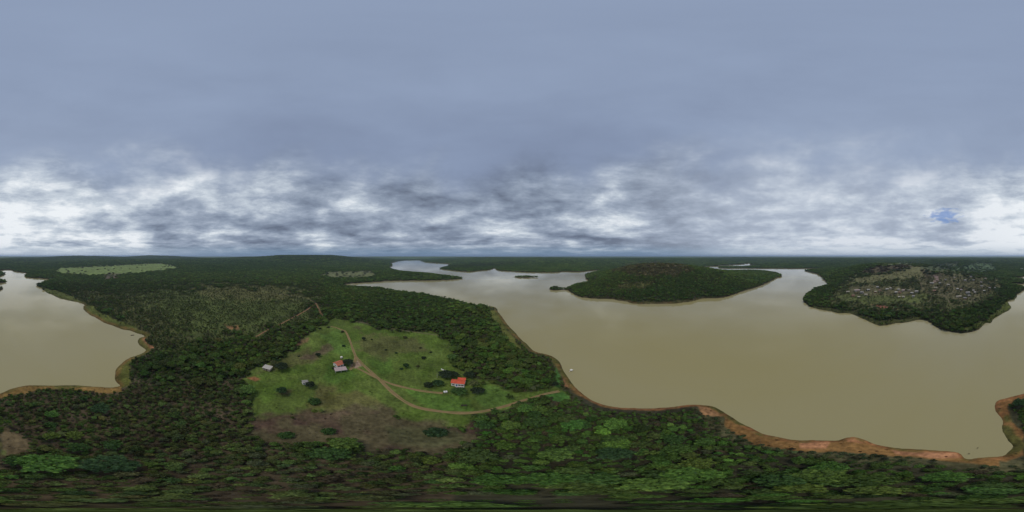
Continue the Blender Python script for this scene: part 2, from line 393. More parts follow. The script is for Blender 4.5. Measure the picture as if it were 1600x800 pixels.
# ------------------------------------------------------------------ land cover (survey marks)
# name, outline, ground colour, strength, feather, tree density, tree colour (or None)
GRASS = (0.098, 0.150, 0.024)
COVER = [
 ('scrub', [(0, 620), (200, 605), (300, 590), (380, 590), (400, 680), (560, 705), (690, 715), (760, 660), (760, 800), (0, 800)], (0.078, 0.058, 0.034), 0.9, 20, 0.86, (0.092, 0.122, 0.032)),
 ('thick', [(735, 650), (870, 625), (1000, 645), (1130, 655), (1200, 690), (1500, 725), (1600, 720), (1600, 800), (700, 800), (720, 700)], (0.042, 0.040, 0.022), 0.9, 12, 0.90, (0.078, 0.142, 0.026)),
 ('scrub', [(85, 440), (215, 446), (300, 444), (500, 446), (500, 480), (400, 530), (300, 545), (240, 545), (225, 520), (140, 480)], (0.080, 0.084, 0.028), 0.8, 22, 0.72, (0.082, 0.112, 0.028)),
 ('savanna', [(215, 452), (300, 447), (420, 444), (470, 455), (492, 476), (450, 502), (405, 524), (350, 532), (290, 520), (262, 495), (238, 470)], (0.074, 0.094, 0.026), 0.85, 30, 0.46, (0.076, 0.106, 0.026)),
 ('savanna', [(300, 449), (420, 446), (480, 462), (440, 470), (340, 466)], (0.105, 0.098, 0.036), 0.75, 12, 0.28, (0.090, 0.098, 0.030)),
 ('clearing', [(516, 496), (560, 503), (610, 513), (660, 521), (703, 527), (703, 545), (702, 563), (712, 572), (735, 588), (770, 598), (790, 607), (830, 610), (868, 605), (884, 612), (890, 624), (868, 625), (850, 622), (800, 634), (737, 648), (735, 672), (720, 670), (690, 667), (640, 660), (600, 648), (560, 645), (500, 650), (440, 660), (398, 664), (390, 620), (380, 592), (395, 578), (440, 560), (470, 536), (490, 517), (505, 509)], GRASS, 1.0, 5.5, 0.0, None),
 ('lush', [(508, 570), (530, 560), (552, 572), (560, 590), (540, 600), (508, 592)], (0.078, 0.150, 0.024), 0.65, 8, 0.0, None),
 ('lush', [(500, 525), (530, 520), (548, 545), (540, 560), (515, 545)], (0.080, 0.145, 0.026), 0.6, 8, 0.0, None),
 ('lush', [(578, 562), (610, 560), (618, 580), (600, 592), (585, 580)], (0.080, 0.150, 0.024), 0.65, 8, 0.0, None),
 ('lush', [(640, 612), (690, 616), (735, 625), (735, 643), (700, 642), (660, 634)], (0.078, 0.152, 0.024), 0.65, 9, 0.0, None),
 ('lush', [(755, 600), (800, 608), (800, 628), (760, 634), (740, 622)], (0.076, 0.138, 0.026), 0.65, 9, 0.05, None),
 ('lush', [(400, 605), (450, 592), (455, 610), (410, 630)], (0.086, 0.140, 0.022), 0.7, 7, 0.0, None),
 ('lush', [(845, 616), (880, 612), (890, 622), (870, 628)], (0.060, 0.150, 0.030), 0.8, 4, 0.0, None),
 ('lush', [(868, 572), (876, 585), (876, 605), (868, 604)], (0.060, 0.150, 0.030), 0.8, 3, 0.0, None),
 ('drygrass', [(560, 515), (650, 527), (660, 545), (600, 560), (560, 545)], (0.105, 0.105, 0.034), 0.75, 12, 0.0, None),
 ('drygrass', [(440, 560), (480, 545), (500, 560), (470, 575), (400, 585)], (0.105, 0.098, 0.032), 0.7, 8, 0.0, None),
 ('drygrass', [(500, 605), (560, 610), (590, 630), (540, 645), (480, 640)], (0.125, 0.105, 0.034), 0.75, 9, 0.0, None),
 ('brown', [(470, 560), (480, 553), (500, 545), (512, 534), (520, 545), (505, 555), (485, 562)], (0.115, 0.078, 0.050), 0.9, 4, 0.0, None),
 ('brown', [(425, 616), (440, 606), (460, 608), (450, 620)], (0.10, 0.062, 0.042), 0.7, 5, 0.0, None),
 ('brown', [(388, 652), (440, 643), (500, 640), (530, 645), (555, 634), (600, 641), (650, 655), (690, 664), (725, 668), (737, 655), (748, 672), (740, 690), (715, 705), (690, 713), (640, 708), (580, 703), (520, 698), (460, 698), (415, 694), (388, 680)], (0.096, 0.057, 0.040), 0.97, 11, 0.02, None),
 ('drygrass', [(600, 665), (660, 668), (720, 672), (725, 690), (680, 700), (610, 690)], (0.080, 0.085, 0.035), 0.7, 8, 0.0, None),
 ('redsoil', [(385, 590), (398, 588), (412, 592), (398, 597)], (0.26, 0.110, 0.050), 0.9, 4, 0.0, None),
 ('redsoil', [(455, 540), (470, 532), (480, 530), (465, 545)], (0.17, 0.09, 0.05), 0.7, 4, 0.0, None),
 ('rubble', [(548, 568), (560, 562), (566, 572), (556, 576), (546, 576)], (0.25, 0.165, 0.115), 0.9, 3, 0.0, None),
 ('redsoil', [(350, 507), (372, 509), (375, 517), (355, 514)], (0.22, 0.10, 0.05), 0.7, 4, 0.1, None),
 ('redsoil', [(218, 528), (226, 527), (230, 535), (240, 543), (232, 546), (222, 545)], (0.33, 0.150, 0.075), 1.0, 2.5, 0.0, None),
 ('redsoil', [(878, 583), (888, 593), (893, 605), (882, 606)], (0.27, 0.125, 0.055), 0.9, 3, 0.0, None),
 ('path', [(0, 655), (16, 664), (34, 682), (52, 700), (30, 710), (0, 714)], (0.130, 0.095, 0.048), 0.9, 7, 0.0, None),
 ('lush', [(0, 700), (12, 702), (10, 712), (0, 712)], (0.10, 0.14, 0.03), 0.6, 5, 0.0, None),
 ('bank', [(760, 477), (778, 484), (788, 505), (802, 528), (822, 547), (806, 546), (786, 520), (768, 495)], (0.115, 0.120, 0.028), 1.0, 4, 0.03, None),
 ('bank', [(180, 575), (205, 560), (200, 600), (186, 603)], (0.10, 0.105, 0.022), 0.9, 5, 0.03, None),
 ('bank', [(0, 605), (60, 600), (110, 603), (186, 603), (190, 612), (120, 611), (60, 608), (0, 622)], (0.185, 0.112, 0.034), 0.95, 3, 0.0, None),
 ('lowscrub', [(1085, 640), (1130, 645), (1180, 672), (1260, 690), (1420, 705), (1580, 716), (1600, 722), (1600, 736), (1540, 735), (1420, 726), (1300, 716), (1200, 708), (1130, 680)], (0.085, 0.078, 0.036), 0.9, 7, 0.62, (0.078, 0.092, 0.040)),
 ('bank', [(1130, 640), (1165, 662), (1220, 684), (1340, 686), (1420, 702), (1560, 715), (1560, 728), (1420, 715), (1330, 706), (1250, 706), (1180, 698), (1135, 666)], (0.205, 0.108, 0.036), 0.95, 4, 0.0, None),
 ('bank', [(1560, 628), (1600, 613), (1600, 622), (1572, 634), (1582, 660), (1600, 670), (1600, 712), (1572, 720), (1550, 718), (1574, 700), (1566, 655)], (0.215, 0.108, 0.038), 0.95, 4, 0.0, None),
 ('redsoil', [(1248, 690), (1275, 688), (1295, 691), (1290, 699), (1250, 700)], (0.38, 0.175, 0.085), 0.85, 4, 0.0, None),
 ('redsoil', [(1320, 684), (1345, 686), (1350, 692), (1325, 690)], (0.34, 0.150, 0.07), 0.8, 3, 0.0, None),
 ('redsoil', [(1390, 700), (1440, 702), (1500, 707), (1500, 714), (1450, 716), (1400, 709)], (0.38, 0.180, 0.090), 0.85, 4, 0.0, None),
 ('redsoil', [(1092, 635), (1120, 638), (1130, 650), (1100, 648)], (0.34, 0.170, 0.075), 0.75, 4, 0.0, None),
 ('redsoil', [(1566, 660), (1580, 664), (1586, 690), (1572, 692)], (0.33, 0.160, 0.07), 0.8, 4, 0.0, None),
 ('pasture', [(85, 425), (95, 418), (150, 416), (240, 411), (262, 412), (281, 419), (240, 425), (190, 429), (130, 430), (100, 428)], (0.150, 0.195, 0.058), 1.0, 2.0, 0.006, (0.05, 0.06, 0.03)),
 ('rubble', [(160, 431), (170, 426), (188, 428), (184, 437), (168, 438)], (0.110, 0.085, 0.055), 0.7, 2, 0.1, None),
 ('pasture', [(500, 430), (515, 425), (580, 423), (588, 430), (570, 434), (520, 434)], (0.135, 0.145, 0.062), 0.9, 1.8, 0.05, (0.05, 0.06, 0.03)),
 ('pasture', [(690, 415), (740, 412), (790, 410), (830, 408), (800, 414), (740, 418), (700, 418)], (0.07, 0.080, 0.036), 0.6, 3, 0.6, (0.046, 0.058, 0.025)),
 ('hilltop', [(955, 424), (985, 413), (1030, 410), (1070, 414), (1085, 422), (1050, 432), (1000, 430)], (0.110, 0.092, 0.040), 0.9, 5, 0.55, (0.105, 0.096, 0.036)),
 ('hilltop', [(950, 446), (980, 441), (1020, 442), (1010, 450), (970, 451)], (0.105, 0.105, 0.034), 0.8, 4, 0.60, (0.120, 0.122, 0.036)),
 ('slope', [(1300, 455), (1330, 430), (1370, 414), (1430, 409), (1480, 416), (1560, 436), (1565, 465), (1510, 484), (1440, 486), (1370, 486), (1300, 472)], (0.108, 0.112, 0.044), 0.9, 10, 0.44, (0.078, 0.110, 0.034)),
 ('village', [(1436, 428), (1480, 428), (1530, 434), (1558, 446), (1540, 460), (1526, 466), (1500, 471), (1470, 465), (1440, 456)], (0.116, 0.102, 0.052), 0.8, 9, 0.20, (0.046, 0.066, 0.026)),
 ('field', [(1296, 465), (1330, 457), (1420, 452), (1450, 460), (1450, 468), (1400, 476), (1350, 473), (1310, 468)], (0.100, 0.116, 0.036), 0.9, 4, 0.12, (0.050, 0.070, 0.024)),
 ('village', [(1328, 448), (1365, 446), (1430, 450), (1435, 462), (1400, 464), (1365, 462), (1330, 462)], (0.125, 0.110, 0.055), 0.85, 3, 0.10, (0.046, 0.066, 0.026)),
 ('pasture', [(1325, 440), (1360, 431), (1400, 426), (1430, 416), (1452, 419), (1442, 432), (1400, 437), (1350, 441)], (0.150, 0.142, 0.062), 0.95, 3, 0.06, (0.040, 0.055, 0.024)),
 ('brown', [(1348, 425), (1370, 416), (1420, 412), (1427, 417), (1400, 424), (1370, 429)], (0.095, 0.068, 0.046), 0.9, 3, 0.30, (0.080, 0.066, 0.042)),
 ('pasture', [(1360, 413), (1400, 410), (1425, 411), (1425, 414), (1380, 415)], (0.115, 0.135, 0.05), 0.95, 2, 0.05, None),
 ('brown', [(1440, 423), (1478, 423), (1470, 434), (1445, 434)], (0.110, 0.082, 0.058), 0.7, 3, 0.35, None),
 ('redsoil', [(1458, 430), (1466, 432), (1467, 438), (1461, 442), (1457, 440), (1462, 436)], (0.22, 0.150, 0.13), 0.8, 1.5, 0.0, None),
 ('redsoil', [(1362, 476), (1376, 477), (1393, 482), (1378, 481.5)], (0.20, 0.075, 0.05), 0.9, 1.5, 0.0, None),
 ('pasture', [(1485, 422), (1505, 415), (1530, 408), (1550, 411), (1560, 424), (1530, 427)], (0.085, 0.130, 0.055), 0.9, 3, 0.12, (0.050, 0.080, 0.034)),
 ('pasture', [(1440, 418), (1470, 411), (1500, 409), (1490, 420), (1465, 425)], (0.075, 0.095, 0.045), 0.85, 3, 0.16, (0.050, 0.076, 0.034)),
 ('bank', [(1270, 478), (1330, 486), (1375, 502), (1440, 494), (1440, 500), (1375, 508), (1325, 492), (1270, 483)], (0.075, 0.080, 0.024), 0.8, 2, 0.25, None),
 ('bank', [(1500, 516), (1540, 500), (1575, 470), (1590, 462), (1582, 482), (1545, 506)], (0.090, 0.105, 0.026), 0.9, 3, 0.25, None),
 ('bank', [(62, 446), (80, 452), (105, 458), (128, 474), (136, 483), (100, 470), (72, 458)], (0.095, 0.110, 0.028), 0.9, 2, 0.1, None),
 ('bank', [(128, 478), (140, 478), (170, 495), (228, 520), (230, 527), (170, 508), (135, 490)], (0.090, 0.105, 0.024), 0.9, 3, 0.1, None),
]


SIZES = {'slope': 0.75, 'lowscrub': 0.42, 'scrub': 0.66, 'savanna': 0.48, 'village': 0.75, 'field': 0.7, 'pasture': 0.7, 'brown': 0.6, 'bank': 0.6, 'hilltop': 0.8, 'thick': 0.85}


def in_cover(px, py, poly, feather):
    """0..1 membership of survey points in an outline with a soft ragged edge"""
    p = np.array(poly, float)
    lo = p.min(0) - feather * 2
    hi = p.max(0) + feather * 2
    full = np.full(len(px), -1e3)
    k = np.nonzero((px > lo[0]) & (px < hi[0]) & (py > lo[1]) & (py < hi[1]))[0]
    if not len(k):
        return full
    x = px[k]
    y = py[k]
    d2 = np.full(len(k), 1e9)
    ins = np.zeros(len(k), bool)
    for a, b in zip(p, np.roll(p, -1, 0)):
        e = b - a
        wx = x - a[0]
        wy = y - a[1]
        t = np.clip((wx * e[0] + wy * e[1]) / max(e @ e, 1e-9), 0, 1)
        d2 = np.minimum(d2, (wx - t * e[0]) ** 2 + (wy - t * e[1]) ** 2)
        if a[1] != b[1]:
            c = ((a[1] > y) != (b[1] > y)) & (x < a[0] + (y - a[1]) * e[0] / e[1])
            ins ^= c
    d = np.where(ins, np.sqrt(d2), -np.sqrt(d2))
    full[k] = d
    return full


def land_cover(X, Y, Z, D):
    """ground colour, tree density and tree colour at points of the terrain"""
    px, py = project(X, Y, Z)
    rr = np.hypot(X, Y)
    n = len(px)
    f1 = fbm(X, Y, 90, 4, 71)
    f2 = fbm(X, Y, 18, 3, 72)
    f3 = fbm(X, Y, 700, 3, 73)
    f4 = fbm(X, Y, 5, 2, 74)
    col = np.empty((n, 3))
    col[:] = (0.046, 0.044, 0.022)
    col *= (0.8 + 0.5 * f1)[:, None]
    dens = np.full(n, 0.93)
    size = np.ones(n)
    tint = np.empty((n, 3))
    a = np.array((0.046, 0.078, 0.014))
    b = np.array((0.066, 0.100, 0.018))
    a, b = a * 1.42, b * 1.42
    tint[:] = a + (b - a) * sstep(0.6 * f1 + 0.4 * f3, 0.38, 0.66)[:, None]
    # far country: a patchwork of woods and open land
    far = sstep(rr, 1500, 3000)
    openland = far * sstep(fbm(X, Y, 420, 3, 75), 0.52, 0.62) * 0.8
    col += openland[:, None] * (np.array((0.110, 0.135, 0.062)) - col)
    dens *= 1 - 0.75 * openland
    wood = far * (1 - openland)
    col += wood[:, None] * (tint * 0.9 - col)
    jag = (f2 - 0.5) * 1.7 + (f4 - 0.5) * 0.8
    for nm, poly, c, s, fe, dn, tn in COVER:
        q = in_cover(px, py, poly, fe)
        k = np.nonzero(q > -2 * fe)[0]
        if not len(k):
            continue
        w = s * sstep(q[k] + jag[k] * fe * 1.4, -fe * 0.5, fe * 0.5)
        cc = np.array(c) * (0.55 + 0.55 * f2[k] + 0.35 * f4[k])[:, None]
        if nm in ('clearing', 'brown', 'drygrass'):
            g = sstep(f1[k] * 0.4 + f2[k] * 0.4 + f4[k] * 0.2, 0.40, 0.60)[:, None]
            cc = cc * 0.92
            if nm == 'brown':
                g2_ = sstep(fbm(X[k], Y[k], 22, 3, 77) * 0.7 + f4[k] * 0.3, 0.50, 0.64)[:, None]
                cc = cc * (1 - 0.4 * g2_) + np.array((0.085, 0.098, 0.032)) * 0.4 * g2_
            q_ = 0.25 if nm == 'clearing' else 0.40
            cc = cc * (1 - q_ * g) + np.array((0.092, 0.076, 0.036)) * q_ * g
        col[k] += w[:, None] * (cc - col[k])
        dens[k] += (w / s) * (dn - dens[k])
        size[k] += (w / s) * (SIZES.get(nm, 1.0) - size[k])
        if tn is not None:
            tint[k] += w[:, None] * (np.array(tn) - tint[k])
    # the waterline: damp soil, then a strip of coarse grass
    wide = np.clip(rr / 110, 0.35, 1.6)
    strip = 1 - sstep(D + (f2 - 0.5) * 5, 1.2 * wide + 0.8, 4.0 * wide + 1.6)
    near = 1 - sstep(rr, 260, 420)
    near = np.where((px > 1235) & (rr > 130), 0, near)
    south = sstep(px, 860, 960) * near
    soil = np.array((0.290, 0.128, 0.050))
    weed = np.array((0.105, 0.095, 0.026))
    sc_ = weed + (soil - weed) * (sstep(f2 * 0.6 + f4 * 0.4, 0.40, 0.60) * (0.35 + 0.65 * south) * near)[:, None]
    amt = strip * (0.06 + 0.94 * near)
    col += amt[:, None] * (sc_ - col)
    wet = np.exp(-np.abs(D) / (0.8 + 0.004 * rr))
    col *= (1 - 0.55 * wet * (1 - 0.4 * f2))[:, None]
    dens = np.where(D < 1.2 + 5.0 * near, 0, dens)
    size = size * (1 - near * (1 - (0.45 + 0.55 * sstep(D, 5, 24))))
    dens = dens * (1 - 0.85 * near * strip)
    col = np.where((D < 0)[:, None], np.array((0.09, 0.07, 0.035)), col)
    return col, np.clip(dens, 0, 1), tint, size


# ================================================================== mesh helpers
COL = sc.collection
VCOUNT = [0]


def new_mesh(name, verts, faces, mat=None, smooth=False):
    me = bpy.data.meshes.new(name)
    me.from_pydata([tuple(v) for v in verts], [], [tuple(f) for f in faces])
    if mat:
        me.materials.append(mat)
    if smooth:
        me.polygons.foreach_set('use_smooth', [True] * len(me.polygons))
    me.update()
    return me


def fast_mesh(name, V, F, mat=None, smooth=False):
    """V (n,3), F (m,k) with equal corner counts"""
    me = bpy.data.meshes.new(name)
    V = np.ascontiguousarray(V, np.float32)
    F = np.ascontiguousarray(F, np.int32)
    m, k = F.shape
    me.vertices.add(len(V))
    me.vertices.foreach_set('co', V.ravel())
    me.loops.add(m * k)
    me.loops.foreach_set('vertex_index', F.ravel())
    me.polygons.add(m)
    me.polygons.foreach_set('loop_start', np.arange(m, dtype=np.int32) * k)
    try:
        me.polygons.foreach_set('loop_total', np.full(m, k, np.int32))
    except Exception:
        pass
    if mat:
        me.materials.append(mat)
    me.update(calc_edges=True)
    if smooth:
        me.polygons.foreach_set('use_smooth', np.ones(m, bool))
    return me


def link(name, data, parent=None, loc=None, rz=None):
    o = bpy.data.objects.new(name, data)
    COL.objects.link(o)
    if parent is not None:
        o.parent = parent
    if loc is not None:
        o.location = loc
    if rz is not None:
        o.rotation_euler = (0, 0, rz)
    return o


def tag(o, label=None, cat=None, group=None, kind=None):
    if label:
        o['label'] = label
    if cat:
        o['category'] = cat
    if group:
        o['group'] = group
    if kind:
        o['kind'] = kind
    return o


class MB:
    def __init__(s):
        s.v = []
        s.f = []

    def poly(s, pts):
        n = len(s.v)
        s.v += [tuple(p) for p in pts]
        s.f.append(tuple(range(n, n + len(pts))))

    def box(s, x0, x1, y0, y1, z0, z1):
        n = len(s.v)
        s.v += [(x0, y0, z0), (x1, y0, z0), (x1, y1, z0), (x0, y1, z0), (x0, y0, z1), (x1, y0, z1), (x1, y1, z1), (x0, y1, z1)]
        s.f += [tuple(n + i for i in q) for q in ((3, 2, 1, 0), (4, 5, 6, 7), (0, 1, 5, 4), (1, 2, 6, 5), (2, 3, 7, 6), (3, 0, 4, 7))]

    def slab(s, quad, t):
        """a sheet of thickness t below a quad"""
        n = len(s.v)
        a = [np.array(q, float) for q in quad]
        nn = np.cross(a[1] - a[0], a[3] - a[0])
        nn = nn / np.linalg.norm(nn)
        s.v += [tuple(q) for q in a] + [tuple(q - nn * t) for q in a]
        s.f += [tuple(n + i for i in q) for q in ((0, 1, 2, 3), (7, 6, 5, 4), (0, 4, 5, 1), (1, 5, 6, 2), (2, 6, 7, 3), (3, 7, 4, 0))]

    def tube(s, pts, rad, k=6, cap=True):
        pts = [np.array(p, float) for p in pts]
        base = len(s.v)
        for i, p in enumerate(pts):
            t = pts[min(i + 1, len(pts) - 1)] - pts[max(i - 1, 0)]
            t = t / max(np.linalg.norm(t), 1e-9)
            u = np.cross(t, (0, 1, 0) if abs(t[1]) < 0.9 else (1, 0, 0))
            u /= np.linalg.norm(u)
            w = np.cross(t, u)
            r = rad[i] if hasattr(rad, '__len__') else rad
            for j in range(k):
                a = 2 * PI * j / k
                s.v.append(tuple(p + r * (math.cos(a) * u + math.sin(a) * w)))
        for i in range(len(pts) - 1):
            for j in range(k):
                a, b = base + i * k + j, base + i * k + (j + 1) % k
                s.f.append((a, b, b + k, a + k))
        if cap:
            s.f.append(tuple(base + j for j in range(k))[::-1])
            s.f.append(tuple(base + (len(pts) - 1) * k + j for j in range(k)))

    def mesh(s, name, mat):
        return new_mesh(name, s.v, s.f, mat)

    def build(s, name, mat, parent=None, **kw):
        return link(name, s.mesh(name, mat), parent, **kw)


# ================================================================== materials
def material(name):
    m = bpy.data.materials.new(name)
    m.use_nodes = True
    t = m.node_tree
    t.nodes.clear()
    N = NT(t)
    out = N.n('ShaderNodeOutputMaterial')
    b = N.n('ShaderNodeBsdfPrincipled')
    t.links.new(b.outputs[0], out.inputs[0])
    return m, N, b, out


def world_pos(N):
    return N.n('ShaderNodeNewGeometry').outputs['Position']


def bump(N, b, h, strength, dist):
    nd = N.n('ShaderNodeBump')
    nd.inputs['Strength'].default_value = strength
    nd.inputs['Distance'].default_value = dist
    N.t.links.new(h, nd.inputs['Height'])
    N.t.links.new(nd.outputs[0], b.inputs['Normal'])


def plain(name, colour, rough=0.8, var=0.25, size=2.0, spec=0.3, dirt=None):
    m, N, b, _ = material(name)
    co = N.n('ShaderNodeTexCoord').outputs['Object']
    f = N.noise(co, size, 5, 0.6)
    lo = [c * (1 - var) for c in colour]
    hi = [min(1, c * (1 + var)) for c in colour]
    c = N.mix(N.smooth(f, 0.3, 0.7), lo, hi)
    if dirt:
        g = N.smooth(N.noise(co, size * 0.45, 6, 0.65), 0.48, 0.68)
        c = N.mix(N.m('MULTIPLY', g, 0.7), c, dirt)
    N.t.links.new(c, b.inputs['Base Color'])
    b.inputs['Roughness'].default_value = rough
    b.inputs['Specular IOR Level'].default_value = spec
    return m


def make_ground_mat():
    m, N, b, _ = material('ground')
    at = N.n('ShaderNodeAttribute', attribute_name='cover').outputs['Color']
    p = world_pos(N)
    n1 = N.noise(p, 0.55, 6, 0.65)
    n2 = N.noise(p, 0.07, 5, 0.6)
    n3 = N.noise(p, 0.012, 4, 0.6)
    k = N.m('MULTIPLY', N.m('MULTIPLY', N.smooth(n1, 0.22, 0.78), 0.9), 1.0)
    k = N.m('ADD', k, 0.52)
    k2 = N.m('ADD', N.m('MULTIPLY', N.smooth(n2, 0.25, 0.75), 0.7), 0.66)
    k3 = N.m('ADD', N.m('MULTIPLY', n3, 0.6), 0.7)
    kk = N.m('MULTIPLY', N.m('MULTIPLY', k, k2), k3)
    v = N.n('ShaderNodeVectorMath', operation='SCALE')
    N.t.links.new(at, v.inputs[0])
    N.t.links.new(kk, v.inputs[3])
    # scattered dry tufts
    c = N.mix(N.m('MULTIPLY', N.smooth(N.noise(p, 0.9, 3, 0.7), 0.60, 0.74), 0.35), v.outputs[0], (0.10, 0.082, 0.040))
    N.t.links.new(c, b.inputs['Base Color'])
    b.inputs['Roughness'].default_value = 0.95
    b.inputs['Specular IOR Level'].default_value = 0.1
    bump(N, b, n1, 0.6, 0.5)
    return m


def make_water_mat():
    m, N, b, _ = material('lake water')
    p = world_pos(N)
    st = N.n('ShaderNodeMapping')
    N.t.links.new(p, st.inputs[0])
    st.inputs['Scale'].default_value = (0.0030, 0.0018, 1)
    f = N.noise(st.outputs[0], 1.0, 5, 0.55, 0.6)
    c = N.mix(N.smooth(f, 0.3, 0.7), (0.300, 0.252, 0.105), (0.322, 0.284, 0.160))
    N.t.links.new(c, b.inputs['Base Color'])
    b.inputs['IOR'].default_value = 1.33
    rg = N.m('ADD', N.m('MULTIPLY', N.smooth(N.noise(st.outputs[0], 2.1, 4, 0.6), 0.35, 0.7), 0.05), 0.03)
    N.t.links.new(rg, b.inputs['Roughness'])
    h = N.m('ADD', N.noise(p, 0.55, 3, 0.55), N.m('MULTIPLY', N.noise(p, 2.3, 2, 0.5), 0.3))
    bump(N, b, h, 0.025, 0.25)
    return m


def make_leaf_mat(name='foliage'):
    m, N, b, out = material(name)
    t = N.t
    at = N.n('ShaderNodeAttribute', attribute_type='INSTANCER', attribute_name='tint').outputs['Color']
    g = N.n('ShaderNodeNewGeometry')
    isl = g.outputs['Random Per Island']
    k = N.m('ADD', N.m('MULTIPLY', isl, 0.95), 0.62)
    k = N.m('MULTIPLY', k, N.m('ADD', N.m('MULTIPLY', N.noise(g.outputs['Position'], 0.9, 3, 0.6), 0.8), 0.6))
    v = N.n('ShaderNodeVectorMath', operation='SCALE')
    t.links.new(at, v.inputs[0])
    t.links.new(k, v.inputs[3])
    yel = N.mix(N.m('MULTIPLY', N.smooth(isl, 0.80, 1.0), 0.35), v.outputs[0], N.mix(1.0, v.outputs[0], (1.9, 1.35, 0.8), 'MULTIPLY'))
    t.links.new(yel, b.inputs['Base Color'])
    b.inputs['Roughness'].default_value = 0.65
    b.inputs['Specular IOR Level'].default_value = 0.25
    tr = N.n('ShaderNodeBsdfTranslucent')
    t.links.new(yel, tr.inputs[0])
    mx = N.n('ShaderNodeMixShader')
    mx.inputs[0].default_value = 0.30
    t.links.new(b.outputs[0], mx.inputs[1])
    t.links.new(tr.outputs[0], mx.inputs[2])
    t.links.new(mx.outputs[0], out.inputs[0])
    return m


def make_track_mat(name, soil, verge):
    m, N, b, _ = material(name)
    p = world_pos(N)
    u = N.n('ShaderNodeAttribute', attribute_name='across').outputs['Fac']      # 0 one verge, 1 the other
    c0 = N.m('ABSOLUTE', N.m('SUBTRACT', u, 0.5))
    wob = N.m('MULTIPLY', N.m('SUBTRACT', N.noise(p, 0.8, 5, 0.65), 0.5), 0.30)
    edge = N.smooth(N.m('ADD', c0, wob), 0.30, 0.50)
    crown = N.m('SUBTRACT', 1.0, N.smooth(N.m('ADD', c0, wob), 0.03, 0.12))
    mid = N.m('MULTIPLY', crown, N.smooth(N.noise(p, 0.12, 3, 0.6), 0.42, 0.58))
    k = N.m('MAXIMUM', edge, N.m('MULTIPLY', mid, 0.7))
    lo = [s * 0.75 for s in soil]
    hi = [s * 1.25 for s in soil]
    c = N.mix(N.noise(p, 0.5, 5, 0.6), lo, hi)
    c = N.mix(k, c, verge)
    N.t.links.new(c, b.inputs['Base Color'])
    b.inputs['Roughness'].default_value = 0.95
    b.inputs['Specular IOR Level'].default_value = 0.1
    return m


M = {}
M['ground'] = make_ground_mat()
M['water'] = make_water_mat()
M['leaf'] = make_leaf_mat()
M['bark'] = plain('bark', (0.085, 0.062, 0.042), 0.9, 0.35, 4)
M['white'] = plain('limewashed wall', (0.74, 0.72, 0.68), 0.85, 0.08, 1.2, dirt=(0.42, 0.33, 0.24))
M['lime_old'] = plain('old limewash', (0.38, 0.345, 0.295), 0.85, 0.12, 1.2, dirt=(0.28, 0.22, 0.16))
M['cream'] = plain('cream wall', (0.42, 0.35, 0.26), 0.85, 0.10, 1.2, dirt=(0.35, 0.26, 0.18))
M['brick'] = plain('raw brick wall', (0.30, 0.155, 0.095), 0.9, 0.22, 2.5)
M['pane'] = plain('dark glass', (0.030, 0.034, 0.038), 0.15, 0.2, 1.0, 0.5)
M['wood'] = plain('weathered wood', (0.12, 0.080, 0.050), 0.85, 0.35, 5)
M['blue'] = plain('blue paint', (0.060, 0.130, 0.260), 0.6, 0.15, 3)
M['concrete'] = plain('concrete', (0.42, 0.39, 0.36), 0.9, 0.18, 1.5, dirt=(0.24, 0.20, 0.17))
M['pinkslab'] = plain('pinkish concrete', (0.40, 0.30, 0.28), 0.9, 0.18, 1.5, dirt=(0.26, 0.19, 0.17))
M['dark'] = plain('dark timber', (0.050, 0.038, 0.030), 0.8, 0.3, 4)  # wood dark in its own colour: trough, rowing boat hull, stumps
M['boatwhite'] = plain('white hull paint', (0.70, 0.66, 0.55), 0.5, 0.08, 3)


def make_roof_mat(name, colour, pitch=0.22, var=0.25, stain=(0.18, 0.10, 0.07)):
    m, N, b, _ = material(name)
    co = N.n('ShaderNodeTexCoord').outputs['Object']
    f = N.noise(co, 1.1, 6, 0.65)
    c = N.mix(N.smooth(f, 0.3, 0.7), [q * (1 - var) for q in colour], [min(1, q * (1 + var)) for q in colour])
    c = N.mix(N.m('MULTIPLY', N.smooth(N.noise(co, 0.5, 6, 0.7), 0.5, 0.7), 0.45), c, stain)
    N.t.links.new(c, b.inputs['Base Color'])
    w = N.n('ShaderNodeTexWave', wave_type='BANDS', bands_direction='X')
    N.t.links.new(co, w.inputs[0])
    w.inputs['Scale'].default_value = 0.314 / pitch
    bump(N, b, w.outputs['Fac'], 0.6, 0.05)
    b.inputs['Roughness'].default_value = 0.75
    b.inputs['Specular IOR Level'].default_value = 0.25
    return m


M['tile_red'] = make_roof_mat('orange clay tiles', (0.56, 0.088, 0.042), 0.22, 0.22, (0.40, 0.075, 0.04))
M['tile_old'] = make_roof_mat('faded clay tiles', (0.46, 0.140, 0.075), 0.22, 0.25, (0.30, 0.12, 0.08))
M['tile_brown'] = make_roof_mat('brown clay tiles', (0.25, 0.135, 0.095), 0.22, 0.25, (0.14, 0.085, 0.06))
M['sheet_white'] = make_roof_mat('pale fibre cement sheet', (0.43, 0.395, 0.335), 0.18, 0.12, (0.33, 0.30, 0.27))
M['sheet_grey'] = make_roof_mat('grey fibre cement sheet', (0.30, 0.275, 0.245), 0.18, 0.18, (0.20, 0.17, 0.15))
M['sheet_pink'] = make_roof_mat('pinkish weathered sheet', (0.38, 0.29, 0.265), 0.18, 0.18, (0.26, 0.18, 0.16))
M['sheet_cream'] = make_roof_mat('cream weathered sheet', (0.44, 0.385, 0.28), 0.18, 0.15, (0.32, 0.26, 0.18))

